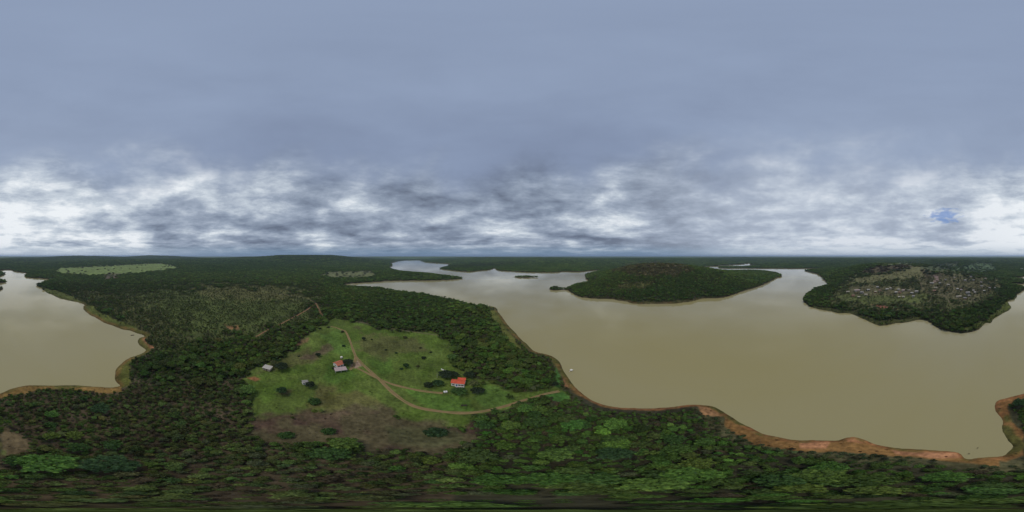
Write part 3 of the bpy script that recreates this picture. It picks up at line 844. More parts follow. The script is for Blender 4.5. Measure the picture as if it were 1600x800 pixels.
# ================================================================== ground and lake
def build_ground():
    naz = 1280
    pitch = np.radians(np.arange(89.7, 3.0, -0.262))
    r = EYE / np.tan(pitch)
    r = np.concatenate([[0.02, 0.2], r, np.geomspace(r[-1] * 1.012, 30000, 225)])
    a = np.arange(naz) / naz * 2 * PI
    X = (r[:, None] * np.sin(a)).ravel()
    Y = (r[:, None] * np.cos(a)).ravel()
    X = np.concatenate([[0.0], X])
    Y = np.concatenate([[0.0], Y])
    Z, D = terrain(X, Y)
    col, _, _, _ = land_cover(X, Y, Z, D)
    # canopy relief of far woods where single trees are no longer built
    rr = np.hypot(X, Y)
    k = sstep(rr, 3800, 5000) * sstep(D, 5, 40)
    Z = Z + k * (2 + 9 * fbm(X, Y, 120, 3, 91))
    nr = len(r)
    i = np.arange(nr - 1)[:, None] * naz + 1
    j = np.arange(naz)[None, :]
    j2 = (j + 1) % naz
    F = np.stack([i + j, i + naz + j, i + naz + j2, i + j2], -1).reshape(-1, 4)
    me = fast_mesh('ground', np.stack([X, Y, Z], -1), F[:, ::-1], M['ground'], True)
    at = me.attributes.new('cover', 'FLOAT_COLOR', 'POINT')
    at.data.foreach_set('color', np.concatenate([col, np.ones((len(col), 1))], 1).astype(np.float32).ravel())
    o = link('ground', me)
    tag(o, 'scrub covered land around the reservoir with clearings and banks', None, None, 'structure')
    return o


build_ground()


def build_lake():
    naz = 96
    r = np.concatenate([[12, 30, 60], np.geomspace(100, 29500, 40)])
    a = np.arange(naz) / naz * 2 * PI
    V = np.stack([(r[:, None] * np.sin(a)).ravel(), (r[:, None] * np.cos(a)).ravel(), np.zeros(len(r) * naz)], -1)
    i = np.arange(len(r) - 1)[:, None] * naz
    j = np.arange(naz)[None, :]
    j2 = (j + 1) % naz
    F = np.stack([i + j, i + naz + j, i + naz + j2, i + j2], -1).reshape(-1, 4)
    o = link('lake', fast_mesh('lake', V, F[:, ::-1], M['water']))
    tag(o, 'calm olive brown reservoir water', None, None, 'structure')


build_lake()

# ================================================================== tracks
TRACK_LINES = []


def track(name, marks, width, mat, label, lift=0.07):
    pts = np.array([ground_at(x, y)[:2] for x, y in marks])
    c = catmull(pts, 8, False)
    # resample
    seg = np.r_[0, np.cumsum(np.hypot(*np.diff(c, axis=0).T))]
    n = max(8, int(seg[-1] / max(1.2, width * 0.5)))
    s = np.linspace(0, seg[-1], n)
    c = np.stack([np.interp(s, seg, c[:, 0]), np.interp(s, seg, c[:, 1])], -1)
    TRACK_LINES.append((c, width))
    t = np.gradient(c, axis=0)
    t /= np.maximum(np.linalg.norm(t, axis=1), 1e-6)[:, None]
    nrm = np.stack([-t[:, 1], t[:, 0]], -1)
    k = 5
    u = np.linspace(0, 1, k)
    wob = 1 + 0.35 * (vnoise(s / 7.0, s * 0, 4) - 0.5)
    P_ = c[:, None, :] + nrm[:, None, :] * ((u - 0.5)[None, :, None] * width * wob[:, None, None])
    z, d = terrain(P_[..., 0].ravel(), P_[..., 1].ravel())
    z = np.maximum(z, 0.05).reshape(n, k)
    z = np.maximum(z, z.mean(1, keepdims=True) - 0.05) + lift + 0.05
    z[:, 0] -= 0.25
    z[:, -1] -= 0.25
    V = np.concatenate([P_, z[..., None]], -1).reshape(-1, 3)
    i = np.arange(n - 1)[:, None] * k
    j = np.arange(k - 1)[None, :]
    F = np.stack([i + j, i + j + 1, i + k + j + 1, i + k + j], -1).reshape(-1, 4)
    me = fast_mesh(name, V, F[:, ::-1], mat, True)
    if me.polygons[len(me.polygons) // 2].normal.z < 0:
        me.flip_normals()
    at = me.attributes.new('across', 'FLOAT', 'POINT')
    at.data.foreach_set('value', np.tile(u, n).astype(np.float32))
    o = link(name, me)
    tag(o, label, None, None, 'structure')
    return o


M['track'] = make_track_mat('sandy track', (0.235, 0.160, 0.074), (0.095, 0.120, 0.030))
M['track_red'] = make_track_mat('red earth track', (0.250, 0.135, 0.070), (0.075, 0.062, 0.030))
M['track_pale'] = make_track_mat('pale dust track', (0.150, 0.122, 0.074), (0.080, 0.078, 0.034))
track('dirt_track', [(517, 510), (526, 512), (533, 515), (540, 518), (547, 533), (553, 550), (560, 562), (575, 577), (592, 592), (604, 604), (622, 620), (648, 635), (690, 643), (735, 645), (780, 637), (820, 625), (850, 616), (874, 611)], 2.9, M['track'], 'sandy dirt track winding across the grass clearing to the lake shore')
track('dirt_track', [(592, 592), (612, 600), (640, 607), (668, 612), (692, 614)], 2.4, M['track'], 'short dirt track branching to the white house with orange roof', 0.10)
track('dirt_track', [(553, 550), (555, 558), (554, 566), (552, 573), (546, 578)], 2.6, M['track'], 'short spur of sandy track beside the small orange roofed house', 0.10)
track('dirt_track', [(558, 575), (568, 580), (580, 586), (592, 592)], 2.2, M['track'], 'narrow dirt path from the small house to the track fork', 0.13)
track('dirt_track', [(398, 527), (412, 519), (428, 511), (445, 503), (460, 495), (478, 485), (493, 475)], 2.8, M['track_red'], 'red earth track between the savanna and the dark wood')
track('dirt_track', [(494, 474), (499, 485), (503, 492), (510, 498)], 3.0, M['track_red'], 'red earth track dropping from the junction to the clearing')
track('dirt_track', [(494, 474), (482, 468), (468, 464), (450, 461), (428, 459)], 3.5, M['track_pale'], 'pale dust track leading away from the junction through savanna')
track('dirt_track', [(556, 502), (590, 509), (615, 514), (650, 519), (680, 523), (703, 526)], 1.6, M['track_pale'], 'pale footpath along the upper edge of the grass clearing')
track('dirt_track', [(1476, 462), (1480, 467), (1485, 474), (1492, 478), (1506, 476), (1516, 471), (1526, 464)], 2.8, M['track_pale'], 'pale looping track below the lakeside village')
track('dirt_track', [(1449, 419), (1441, 428), (1437, 437), (1440, 447), (1443, 454), (1452, 458), (1463, 461), (1476, 462)], 2.4, M['track_pale'], 'pale village street descending from the hill pasture')
track('dirt_track', [(1484, 431), (1487, 438), (1490, 446), (1491, 453), (1488, 458), (1476, 462)], 2.2, M['track_pale'], 'pale village street between the central houses')
track('dirt_track', [(1452, 458), (1456, 463), (1452, 470), (1444, 476)], 1.6, M['track_pale'], 'faint track running from the village street towards the lake')

# ================================================================== tree shapes
def ico(sub):
    bm = bmesh.new()
    bmesh.ops.create_icosphere(bm, subdivisions=sub, radius=1)
    v = np.array([q.co[:] for q in bm.verts])
    f = np.array([[q.index for q in p.verts] for p in bm.faces])
    bm.free()
    return v, f


ICO1 = ico(1)
ICO2 = ico(2)


def foliage(lobes, leaves, leaf, g, core=ICO1):
    """lobes: (x,y,z,rx,rz). Leaf clusters over the lobes plus a rough inner mass, all triangles."""
    V, F = [], []
    n = 0
    for (x, y, z, rx, rz) in lobes:
        v, f = core
        q = v * (0.80 + 0.22 * g.random((len(v), 1)))
        V.append(q * (rx * 0.86, rx * 0.86, rz * 0.86) + (x, y, z))
        F.append(f + n)
        n += len(v)
        d = g.normal(size=(leaves, 3))
        d[:, 2] = np.abs(d[:, 2]) * 0.9 + 0.15 * g.normal(size=leaves)
        d /= np.linalg.norm(d, axis=1)[:, None]
        c = d * (rx, rx, rz) * (0.84 + 0.26 * g.random((leaves, 1))) + (x, y, z)
        nn = d + 0.75 * g.normal(size=(leaves, 3))
        nn /= np.linalg.norm(nn, axis=1)[:, None]
        a = np.cross(nn, g.normal(size=(leaves, 3)))
        a /= np.linalg.norm(a, axis=1)[:, None]
        b = np.cross(nn, a)
        s = leaf * (0.55 + 0.9 * g.random((leaves, 1)))
        w = s * (0.5 + 0.4 * g.random((leaves, 1)))
        quad = np.stack([c - a * s, c + b * w - a * s * 0.1, c + a * s + nn * s * 0.25, c - b * w + a * s * 0.15], 1).reshape(-1, 3)
        V.append(quad)
        i = n + np.arange(leaves)[:, None] * 4
        F.append(np.concatenate([i + (0, 1, 2), i + (0, 2, 3)], 0))
        n += leaves * 4
    return np.concatenate(V), np.concatenate(F)


def tree_shape(seed, kind):
    """crown and trunk of a savanna tree about 2.5 m in radius"""
    g = np.random.default_rng(seed)
    lobes = []
    if kind == 'round':
        n = 9
        for k in range(n):
            a = 2 * PI * k / (n - 1) + g.random() * 0.6
            rad = (0.95 + 0.6 * g.random()) if k < n - 1 else 0.1
            lobes.append((math.cos(a) * rad, math.sin(a) * rad, 2.7 + 0.5 * g.random() + (0.7 if k == n - 1 else 0), 0.95 + 0.35 * g.random(), 0.8 + 0.25 * g.random()))
        H = 2.4
    elif kind == 'flat':
        n = 11
        for k in range(n):
            a = 2.4 * k + g.random() * 0.5
            rad = 1.9 * math.sqrt((k + 0.5) / n)
            lobes.append((math.cos(a) * rad, math.sin(a) * rad, 3.3 - 0.16 * rad * rad + 0.35 * g.random(), 0.75 + 0.3 * g.random(), 0.48 + 0.2 * g.random()))
        H = 2.8
    elif kind == 'open':
        n = 7
        for k in range(n):
            a = 2.4 * k + g.random()
            rad = 1.9 * math.sqrt((k + 0.4) / n)
            lobes.append((math.cos(a) * rad, math.sin(a) * rad, 2.5 + 1.1 * g.random(), 0.55 + 0.3 * g.random(), 0.45 + 0.25 * g.random()))
        H = 2.3
    elif kind in ('broad', 'dome'):           # old trees with many small sprays
        n = 34
        for k in range(n):
            a = 2.4 * k + g.random() * 0.5
            rad = 2.05 * math.sqrt((k + 0.3) / n)
            drop = (0.10 if kind == 'broad' else 0.30) * rad * rad
            lobes.append((math.cos(a) * rad, math.sin(a) * rad, 3.0 - drop + 0.35 * g.random(), 0.38 + 0.22 * g.random(), 0.30 + 0.16 * g.random()))
        H = 2.3
    else:                                     # bush
        n = 7
        for k in range(n):
            a = 2 * PI * k / (n - 1) + g.random() * 0.5
            rad = (1.1 + 0.5 * g.random()) if k < n - 1 else 0.1
            lobes.append((math.cos(a) * rad, math.sin(a) * rad, 0.8 + 0.3 * g.random() + (0.45 if k == n - 1 else 0), 1.0 + 0.3 * g.random(), 0.85 + 0.2 * g.random()))
        H = 0.7
    cv, cf = foliage(lobes, 46 if n < 20 else 30, 0.34 if n < 20 else 0.19, g)
    mb = MB()
    lean = g.normal(size=2) * 0.12
    mb.tube([(0, 0, -0.6), (lean[0] * 0.5, lean[1] * 0.5, H * 0.45), (lean[0], lean[1], H)], [0.20, 0.15, 0.10], 6)
    for k in range(3):
        q = lobes[(k * 3) % len(lobes)]
        mb.tube([(lean[0] * 0.6, lean[1] * 0.6, H * 0.5), (q[0] * 0.5, q[1] * 0.5, H * 0.8 + 0.1), (q[0], q[1], q[2])], [0.10, 0.075, 0.04], 5)
    return (cv, cf), mb


def clump_shape(seed, Rr, n, leaf, leaves, lobe, hgt):
    """a close stand of several crowns"""
    g = np.random.default_rng(seed)
    lobes = []
    for k in range(n):
        a = 2.4 * k + g.random() * 0.8
        rad = Rr * math.sqrt((k + 0.5) / n) * (0.9 + 0.2 * g.random())
        s = lobe * (0.7 + 0.7 * g.random())
        lobes.append((math.cos(a) * rad, math.sin(a) * rad, hgt * (0.55 + 0.5 * g.random()), s, s * 0.8))
    return foliage(lobes, leaves, leaf, g)


KINDS = ['round', 'flat', 'open', 'round', 'flat', 'bush', 'round', 'open']
NSMALL = len(KINDS)
KINDS = KINDS + ['broad', 'dome']
PROTO = []
for k, kind in enumerate(KINDS):
    (cv, cf), mb = tree_shape(100 + k, kind)
    PROTO.append((fast_mesh('crown', cv, cf, M['leaf']), mb.mesh('trunk', M['bark']), (cv, cf), mb, kind))

# prototypes for the uncountable woods live in a collection that is not part of the scene
near_col = bpy.data.collections.new('tree_shapes')
for k, (cm, tm, (cv, cf), mb, kind) in enumerate(PROTO):
    nv = len(cv)
    tri = []
    for f in mb.f:
        for q in range(1, len(f) - 1):
            tri.append((f[0] + nv, f[q] + nv, f[q + 1] + nv))
    me = fast_mesh('tree_shape', np.concatenate([cv, np.array(mb.v)]), np.concatenate([cf, np.array(tri)]), M['leaf'])
    me.materials.append(M['bark'])
    me.polygons.foreach_set('material_index', np.r_[np.zeros(len(cf), np.int32), np.ones(len(tri), np.int32)])
    near_col.objects.link(bpy.data.objects.new('shape_%02d' % k, me))
mid_col = bpy.data.collections.new('clump_shapes')
for k in range(5):
    cv, cf = clump_shape(300 + k, 5.2, 22, 0.60, 18, 1.35, 3.6)
    mid_col.objects.link(bpy.data.objects.new('clump_%02d' % k, fast_mesh('clump', cv, cf, M['leaf'])))
far_col = bpy.data.collections.new('stand_shapes')
for k in range(4):
    cv, cf = clump_shape(400 + k, 17, 34, 1.7, 14, 3.6, 5.0)
    far_col.objects.link(bpy.data.objects.new('stand_%02d' % k, fast_mesh('stand', cv, cf, M['leaf'])))


def scatter_object(name, coll, P_, S_, rot, tint, kind_idx, label):
    me = bpy.data.meshes.new(name)
    n = len(P_)
    me.vertices.add(n)
    me.vertices.foreach_set('co', np.ascontiguousarray(P_, np.float32).ravel())
    for nm, ty, key, arr in (('size', 'FLOAT_VECTOR', 'vector', S_), ('turn', 'FLOAT_VECTOR', 'vector', rot), ('tint', 'FLOAT_COLOR', 'color', np.concatenate([tint, np.ones((n, 1))], 1)), ('shape', 'INT', 'value', kind_idx)):
        at = me.attributes.new(nm, ty, 'POINT')
        at.data.foreach_set(key, np.ascontiguousarray(arr, np.int32 if ty == 'INT' else np.float32).ravel())
    o = link(name, me)
    gt = bpy.data.node_groups.new(name + ' scatter', 'GeometryNodeTree')
    gt.interface.new_socket('Geometry', in_out='INPUT', socket_type='NodeSocketGeometry')
    gt.interface.new_socket('Geometry', in_out='OUTPUT', socket_type='NodeSocketGeometry')
    gi = gt.nodes.new('NodeGroupInput')
    go = gt.nodes.new('NodeGroupOutput')
    ci = gt.nodes.new('GeometryNodeCollectionInfo')
    ci.inputs['Collection'].default_value = coll
    ci.inputs['Separate Children'].default_value = True
    ci.inputs['Reset Children'].default_value = True
    ip = gt.nodes.new('GeometryNodeInstanceOnPoints')
    gt.links.new(gi.outputs[0], ip.inputs['Points'])
    gt.links.new(ci.outputs[0], ip.inputs['Instance'])
    ip.inputs['Pick Instance'].default_value = True
    for nm, ty, sock in (('shape', 'INT', 'Instance Index'), ('turn', 'FLOAT_VECTOR', 'Rotation'), ('size', 'FLOAT_VECTOR', 'Scale')):
        na = gt.nodes.new('GeometryNodeInputNamedAttribute')
        na.data_type = ty
        na.inputs['Name'].default_value = nm
        gt.links.new(na.outputs['Attribute'], ip.inputs[sock])
    gt.links.new(ip.outputs[0], go.inputs[0])
    md = o.modifiers.new('scatter', 'NODES')
    md.node_group = gt
    tag(o, label, None, None, 'stuff')
    return o


def vary(tint, g, n, rad):
    """individual trees differ in green"""
    t = tint * np.exp(0.26 * g.normal(size=(n, 1)))
    t = t * np.exp(0.10 * g.normal(size=(n, 3)))
    u = g.random(n)
    u = np.where(rad > 2.3, 0.3 + 0.7 * u, u)
    k = u < 0.055
    t[k] = np.array((0.070, 0.125, 0.022)) * (0.75 + 0.5 * g.random((k.sum(), 1)))
    k = (u > 0.055) & (u < 0.12)
    t[k] = np.array((0.088, 0.105, 0.044)) * (0.7 + 0.5 * g.random((k.sum(), 1)))
    k = (u > 0.12) & (u < 0.20)
    t[k] = np.array((0.082, 0.066, 0.034)) * (0.7 + 0.6 * g.random((k.sum(), 1)))
    k = (u > 0.20) & (u < 0.30)
    t[k] *= 0.6
    return t


# ================================================================== single trees and bushes (kept apart from the mass)
DARK = (0.022, 0.036, 0.014)
DEEP = (0.030, 0.066, 0.020)
MIDG = (0.045, 0.095, 0.020)
BRIG = (0.068, 0.148, 0.024)
YELG = (0.105, 0.150, 0.024)
PALE = (0.100, 0.115, 0.040)
OLIV = (0.062, 0.068, 0.024)
# mark, radius, shape, colour, name, label, category, group
LONE = [
 (440, 577, 5.2, 0, DARK, 'shade_tree', 'large dark shade tree beside the white roofed shed', 'tree'),
 (427, 571, 3.4, 1, PALE, 'shade_tree', 'pale yellowish tree directly behind the white roofed shed', 'tree'),
 (435, 567, 2.2, 7, DEEP, 'shade_tree', 'small green tree at the back of the large dark shade tree', 'tree'),
 (544, 570, 4.4, 0, DARK, 'shade_tree', 'very dark round tree hugging the side of the small orange roofed house', 'tree'),
 (522, 576, 1.6, 5, DARK, 'garden_bush', 'dark low bush under the small orange roofed house', 'bush'),
 (497, 557, 2.3, 3, DARK, 'shade_tree', 'dark tree on the edge of the small brown fallow patch', 'tree'),
 (485, 605, 3.0, 6, DARK, 'shade_tree', 'dark spreading tree next to the tiny white hut', 'tree'),
 (440, 615, 3.4, 2, DEEP, 'shade_tree', 'loose dark green tree on the reddish patch below the white roofed shed', 'tree'),
 (491, 629, 3.2, 5, MIDG, 'round_bush', 'rounded mid green bush above the brown patch, below the tiny hut', 'bush'),
 (513, 675, 2.6, 5, MIDG, 'round_bush', 'flat green bush in the middle of the brown patch', 'bush'),
 (681, 677, 3.6, 5, DEEP, 'round_bush', 'wide deep green bush on the lower end of the brown patch', 'bush'),
 (447, 681, 2.6, 5, MIDG, 'round_bush', 'green bush on the edge where brown patch meets scrub', 'bush'),
 (515, 711, 5.0, 1, MIDG, 'spreading_tree', 'big feathery green tree just below the brown patch', 'tree'),
 (696, 590, 5.2, 0, DARK, 'shade_tree', 'large dark tree behind the white house with orange roof', 'tree'),
 (707, 589, 4.2, 3, DARK, 'shade_tree', 'dark tree squeezed between large dark tree and the orange roof', 'tree'),
 (733, 590, 4.0, 6, DARK, 'shade_tree', 'dark tree at the back corner of the white house', 'tree'),
 (684, 603, 3.6, 0, DEEP, 'shade_tree', 'green tree standing off from the white house towards the track', 'tree'),
 (670, 603, 3.2, 5, DARK, 'garden_bush', 'dark brown green bush beside the track end near the white house', 'bush'),
 (717, 617, 4.4, 0, MIDG, 'shade_tree', 'leafy green tree in front of the white house', 'tree'),
 (746, 615, 4.2, 6, DARK, 'shade_tree', 'dark brownish tree in front of the house yard, apart from the leafy one', 'tree'),
 (740, 603, 3.0, 1, PALE, 'shade_tree', 'small pale olive tree at the side of the white house', 'tree'),
 (750, 605, 1.8, 5, YELG, 'garden_bush', 'bright yellow green bush in the yard of the white house', 'bush'),
 (568, 532, 2.4, 3, DARK, 'pasture_tree', 'dark round tree in the upper pasture next to the track', 'tree'),
 (581, 531, 1.1, 5, DARK, 'pasture_bush', 'small dark bush beside the dark round pasture tree', 'bush'),
 (633, 528, 2.2, 5, OLIV, 'pasture_bush', 'olive bush near the footpath at the upper pasture edge', 'bush'),
 (603, 547, 1.2, 5, DARK, 'pasture_bush', 'tiny dark bush in dry pasture grass', 'bush'),
 (619, 552, 1.4, 5, DEEP, 'pasture_bush', 'small green bush at the centre of the pasture', 'bush'),
 (657, 544, 1.4, 5, OLIV, 'pasture_bush', 'small olive bush high in the pasture near the forest corner', 'bush'),
 (673, 551, 1.2, 5, DARK, 'pasture_bush', 'small dark bush close to the straight forest edge', 'bush'),
 (662, 560, 2.0, 5, DARK, 'pasture_bush', 'dark low bush, darkest of the middle pasture', 'bush'),
 (653, 573, 1.4, 5, OLIV, 'pasture_bush', 'brownish bush below the dark low pasture bush', 'bush'),
 (634, 575, 2.4, 3, DEEP, 'pasture_tree', 'loose green tree in the lower middle of the pasture', 'tree'),
 (627, 577, 1.3, 5, DEEP, 'pasture_bush', 'green bush touching the loose green pasture tree', 'bush'),
 (513, 512, 2.0, 5, OLIV, 'pasture_bush', 'olive bush at the head of the sandy track', 'bush'),
 (535, 519, 2.0, 5, OLIV, 'pasture_bush', 'olive bush beside the upper bend of the sandy track', 'bush'),
 (500, 514, 2.0, 5, DARK, 'pasture_bush', 'dark bush in the narrow top corner of the clearing', 'bush'),
 (537, 541, 1.7, 5, DEEP, 'pasture_bush', 'green bush in lush grass above the small orange roofed house', 'bush'),
 (467, 557, 1.0, 5, DARK, 'pasture_bush', 'tiny dark bush at the end of the small brown fallow patch', 'bush'),
 (868, 603, 2.2, 3, DARK, 'shade_tree', 'dark tree on the lake bank where the sandy track ends', 'tree'),
 (672, 720, 2.6, 5, YELG, 'round_bush', 'yellow green bush under the brown patch', 'bush'),
 (706, 709, 1.2, 5, BRIG, 'round_bush', 'small vivid green bush at the lower corner of the brown patch', 'bush'),
 (620, 732, 1.6, 5, BRIG, 'round_bush', 'vivid green bush in the scrub below the brown patch', 'bush'),
 (81, 651, 2.8, 0, BRIG, 'spreading_tree', 'bright green tree, farthest of the three standing in a line in the scrub', 'tree'),
 (80, 667, 2.3, 1, MIDG, 'spreading_tree', 'middle tree of the three green ones in a line in the scrub', 'tree'),
 (79, 684, 2.7, 3, YELG, 'spreading_tree', 'bright yellow green tree, nearest of the three in a line', 'tree'),
 (117, 683, 3.1, 1, YELG, 'spreading_tree', 'bright yellow green tree beside the three standing in a line', 'tree'),
 (157, 643, 5.0, 0, DEEP, 'spreading_tree', 'big deep green tree on its own in the scrub near the bank', 'tree'),
 (131, 626, 2.4, 3, MIDG, 'spreading_tree', 'mid green tree close to the grassy bank beside the scrub', 'tree'),
 (183, 671, 1.3, 5, BRIG, 'round_bush', 'small vivid green bush in dark scrub', 'bush'),
 (122, 702, 3.6, 1, MIDG, 'spreading_tree', 'flat crowned green tree above the broad bright canopy', 'tree'),
 (72, 727, 6.4, 4, BRIG, 'spreading_tree', 'very broad bright green tree, largest crown in the scrub', 'tree'),
 (30, 722, 3.6, 1, MIDG, 'spreading_tree', 'green tree next to the bare patch and the broad bright tree', 'tree'),
 (170, 728, 6.0, 4, DEEP, 'spreading_tree', 'broad deep green tree beside the largest bright crown', 'tree'),
 (176, 698, 3.0, 1, MIDG, 'spreading_tree', 'flat green tree above the broad deep green one', 'tree'),
 (1297, 732, 3.4, 4, BRIG, 'spreading_tree', 'bright green tree below the orange earth bank', 'tree'),
 (1478, 747, 3.4, 4, BRIG, 'spreading_tree', 'bright green tree below the stake studded cove', 'tree'),
 (1225, 752, 4.0, 1, MIDG, 'spreading_tree', 'mid green flat tree in the thicket under the earth bank', 'tree'),
 (1255, 764, 2.6, 4, YELG, 'spreading_tree', 'yellow green tree low under the camera in the thicket', 'tree'),
 (1090, 726, 3.6, 1, YELG, 'spreading_tree', 'yellow green tree in the middle of the lakeside thicket', 'tree'),
 (1055, 690, 3.4, 0, MIDG, 'spreading_tree', 'mid green domed tree in the lakeside thicket', 'tree'),
 (912, 668, 3.2, 0, MIDG, 'spreading_tree', 'rounded green tree in the thicket under the curving bank', 'tree'),
 (855, 750, 3.8, 4, BRIG, 'spreading_tree', 'broad bright green tree low in the lakeside thicket', 'tree'),
 (775, 752, 3.4, 4, BRIG, 'spreading_tree', 'bright green tree low down between scrub and thicket', 'tree'),
 (835, 652, 3.2, 0, MIDG, 'spreading_tree', 'leafy green tree below the sandy track near the shore', 'tree'),
 (866, 683, 1.8, 0, BRIG, 'round_bush', 'small vivid green bush inside the lakeside thicket', 'bush'),
 (757, 668, 3.4, 0, MIDG, 'spreading_tree', 'rounded green tree at the corner of brown patch and thicket', 'tree'),
 (960, 712, 4.4, 0, DEEP, 'spreading_tree', 'broad deep green tree in the middle of the thicket', 'tree'),
 (1592, 633, 3.6, 0, DEEP, 'spreading_tree', 'dark green tree on the orange point in the lake', 'tree'),
]
KEEP_CLEAR = []          # x, y, radius where the mass of trees leaves room
LEAFY = []


def place_tree(x, y, z, rad, shape, tint, name, label, cat, group, g):
    if rad > 3.0 and KINDS[shape] != 'bush':
        shape = NSMALL + shape % 2
    cm, tm, _, _, kind = PROTO[shape]
    s = rad / 2.45
    e = bpy.data.objects.new(name, None)
    COL.objects.link(e)
    e.empty_display_size = 0.3
    e.location = (x, y, z)
    e.rotation_euler = (0, 0, g.random() * 2 * PI)
    e.scale = (s * (0.93 + 0.14 * g.random()), s * (0.93 + 0.14 * g.random()), s * (0.85 + 0.25 * g.random()) if s < 1.4 else (1.15 + 0.35 * (s - 1)) * (0.9 + 0.2 * g.random()))
    tag(e, label, cat, group)
    c = link('crown', cm, e)
    c['tint'] = [float(q) for q in tint]
    link('trunk', tm, e)
    return e


g1 = np.random.default_rng(5)
for px, py, rad, shp, tint, name, label, cat in LONE:
    x, y, z = ground_at(px, py)
    grp = {'tree': 'trees standing out from the scrub', 'bush': 'bushes standing on their own'}[cat]
    place_tree(x, y, z, rad, shp, np.array(tint) * (0.92 + 0.16 * g1.random()), name, label, cat, grp, g1)
    KEEP_CLEAR.append((x, y, rad * 0.85))

# ================================================================== buildings
def add_window(parent, x, y, z, w, h, face, frame_mat, axis='y'):
    """a window on a wall: dark pane with a frame standing proud; face -1/+1 along the axis"""
    mb = MB()
    t = 0.05
    if axis == 'y':
        mb.box(x - w / 2, x + w / 2, y if face > 0 else y - 0.03, y + 0.03 if face > 0 else y, z, z + h)
    else:
        mb.box(x if face > 0 else x - 0.03, x + 0.03 if face > 0 else x, y - w / 2, y + w / 2, z, z + h)
    p = mb.build('window', M['pane'], parent)
    fr = MB()
    e = 0.09
    q0, q1 = (0.0, 0.07) if face > 0 else (-0.07, 0.0)
    for a0, a1, b0, b1 in ((-w / 2 - e, -w / 2, -e, h + e), (w / 2, w / 2 + e, -e, h + e), (-w / 2, w / 2, -e, 0), (-w / 2, w / 2, h, h + e)):
        if axis == 'y':
            fr.box(x + a0, x + a1, y + q0, y + q1, z + b0, z + b1)
        else:
            fr.box(x + q0, x + q1, y + a0, y + a1, z + b0, z + b1)
    fr.build('frame', frame_mat, p)
    return p


def add_door(parent, x, y, w, h, face, mat, z0=0.0):
    mb = MB()
    mb.box(x - w / 2, x + w / 2, y - 0.05 if face < 0 else y, y if face < 0 else y + 0.05, z0, z0 + h)
    d = mb.build('door', mat, parent)
    hd = MB()
    yy = y + face * 0.05
    hd.box(x + w / 2 - 0.16, x + w / 2 - 0.06, min(yy, yy + face * 0.06), max(yy, yy + face * 0.06), z0 + 1.0, z0 + 1.1)
    hd.build('handle', M['pane'], d)
    return d


def walls_gable(L, Wd, H, rise, z0=-1.5):
    """closed shell with two gables along x"""
    mb = MB()
    x, y = L / 2, Wd / 2
    v = [(-x, -y, z0), (x, -y, z0), (x, y, z0), (-x, y, z0), (-x, -y, H), (x, -y, H), (x, y, H), (-x, y, H), (-x, 0, H + rise), (x, 0, H + rise)]
    mb.v = v
    mb.f = [(0, 1, 5, 4), (2, 3, 7, 6), (1, 2, 6, 9, 5), (3, 0, 4, 8, 7), (3, 2, 1, 0)]
    return mb


def roof_gable(L, Wd, H, rise, over=0.45, t=0.14):
    mb = MB()
    x, y = L / 2 + over, Wd / 2
    k = rise / y
    yo = y + over
    zo = H - k * over + 0.02
    zr = H + rise + 0.02
    up_ = np.array((0, 0, t))
    mb.slab([np.array((-x, -yo, zo)) + up_, np.array((x, -yo, zo)) + up_, np.array((x, 0, zr)) + up_, np.array((-x, 0, zr)) + up_], t)
    mb.slab([np.array((x, yo, zo)) + up_, np.array((-x, yo, zo)) + up_, np.array((-x, 0, zr)) + up_, np.array((x, 0, zr)) + up_], t)
    return mb


def roof_cap(L, H, rise, over=0.45, mat=None, parent=None):
    mb = MB()
    x = L / 2 + over + 0.03
    z = H + rise + 0.17
    mb.tube([(-x, 0, z), (x, 0, z)], 0.14, 6)
    return mb.build('ridge_cap', mat, parent)


def empty(name, loc, rz):
    e = bpy.data.objects.new(name, None)
    COL.objects.link(e)
    e.location = loc
    e.rotation_euler = (0, 0, rz)
    return e


def face_camera(px, turn=0.0):
    return -float(az_of(px)) + R(turn)


def gable_house(px, py, L, Wd, H, rise, turn, wall, roof, label, name='village_house', cat='house', group=None, door='wood', loc=None, clear=1.0, nwin=2):
    x, y, z = loc or ground_at(px, py)
    e = empty(name, (x, y, z), face_camera(px, turn))
    tag(e, label, cat, group)
    walls_gable(L, Wd, H, rise).build('wall', M[wall], e)
    r = roof_gable(L, Wd, H, rise).build('roof', M[roof], e)
    roof_cap(L, H, rise, 0.45, M[roof], r)
    add_door(e, L * 0.02, -Wd / 2, 0.95, 2.05, -1, M[door])
    if nwin:
        for sx in (-0.31, 0.33)[:nwin]:
            add_window(e, L * sx, -Wd / 2, 1.0, 1.1, 0.95, -1, M['white' if wall != 'white' else 'wood'])
    KEEP_CLEAR.append((x, y, max(L, Wd) * 0.55 * clear + 0.6))
    return e


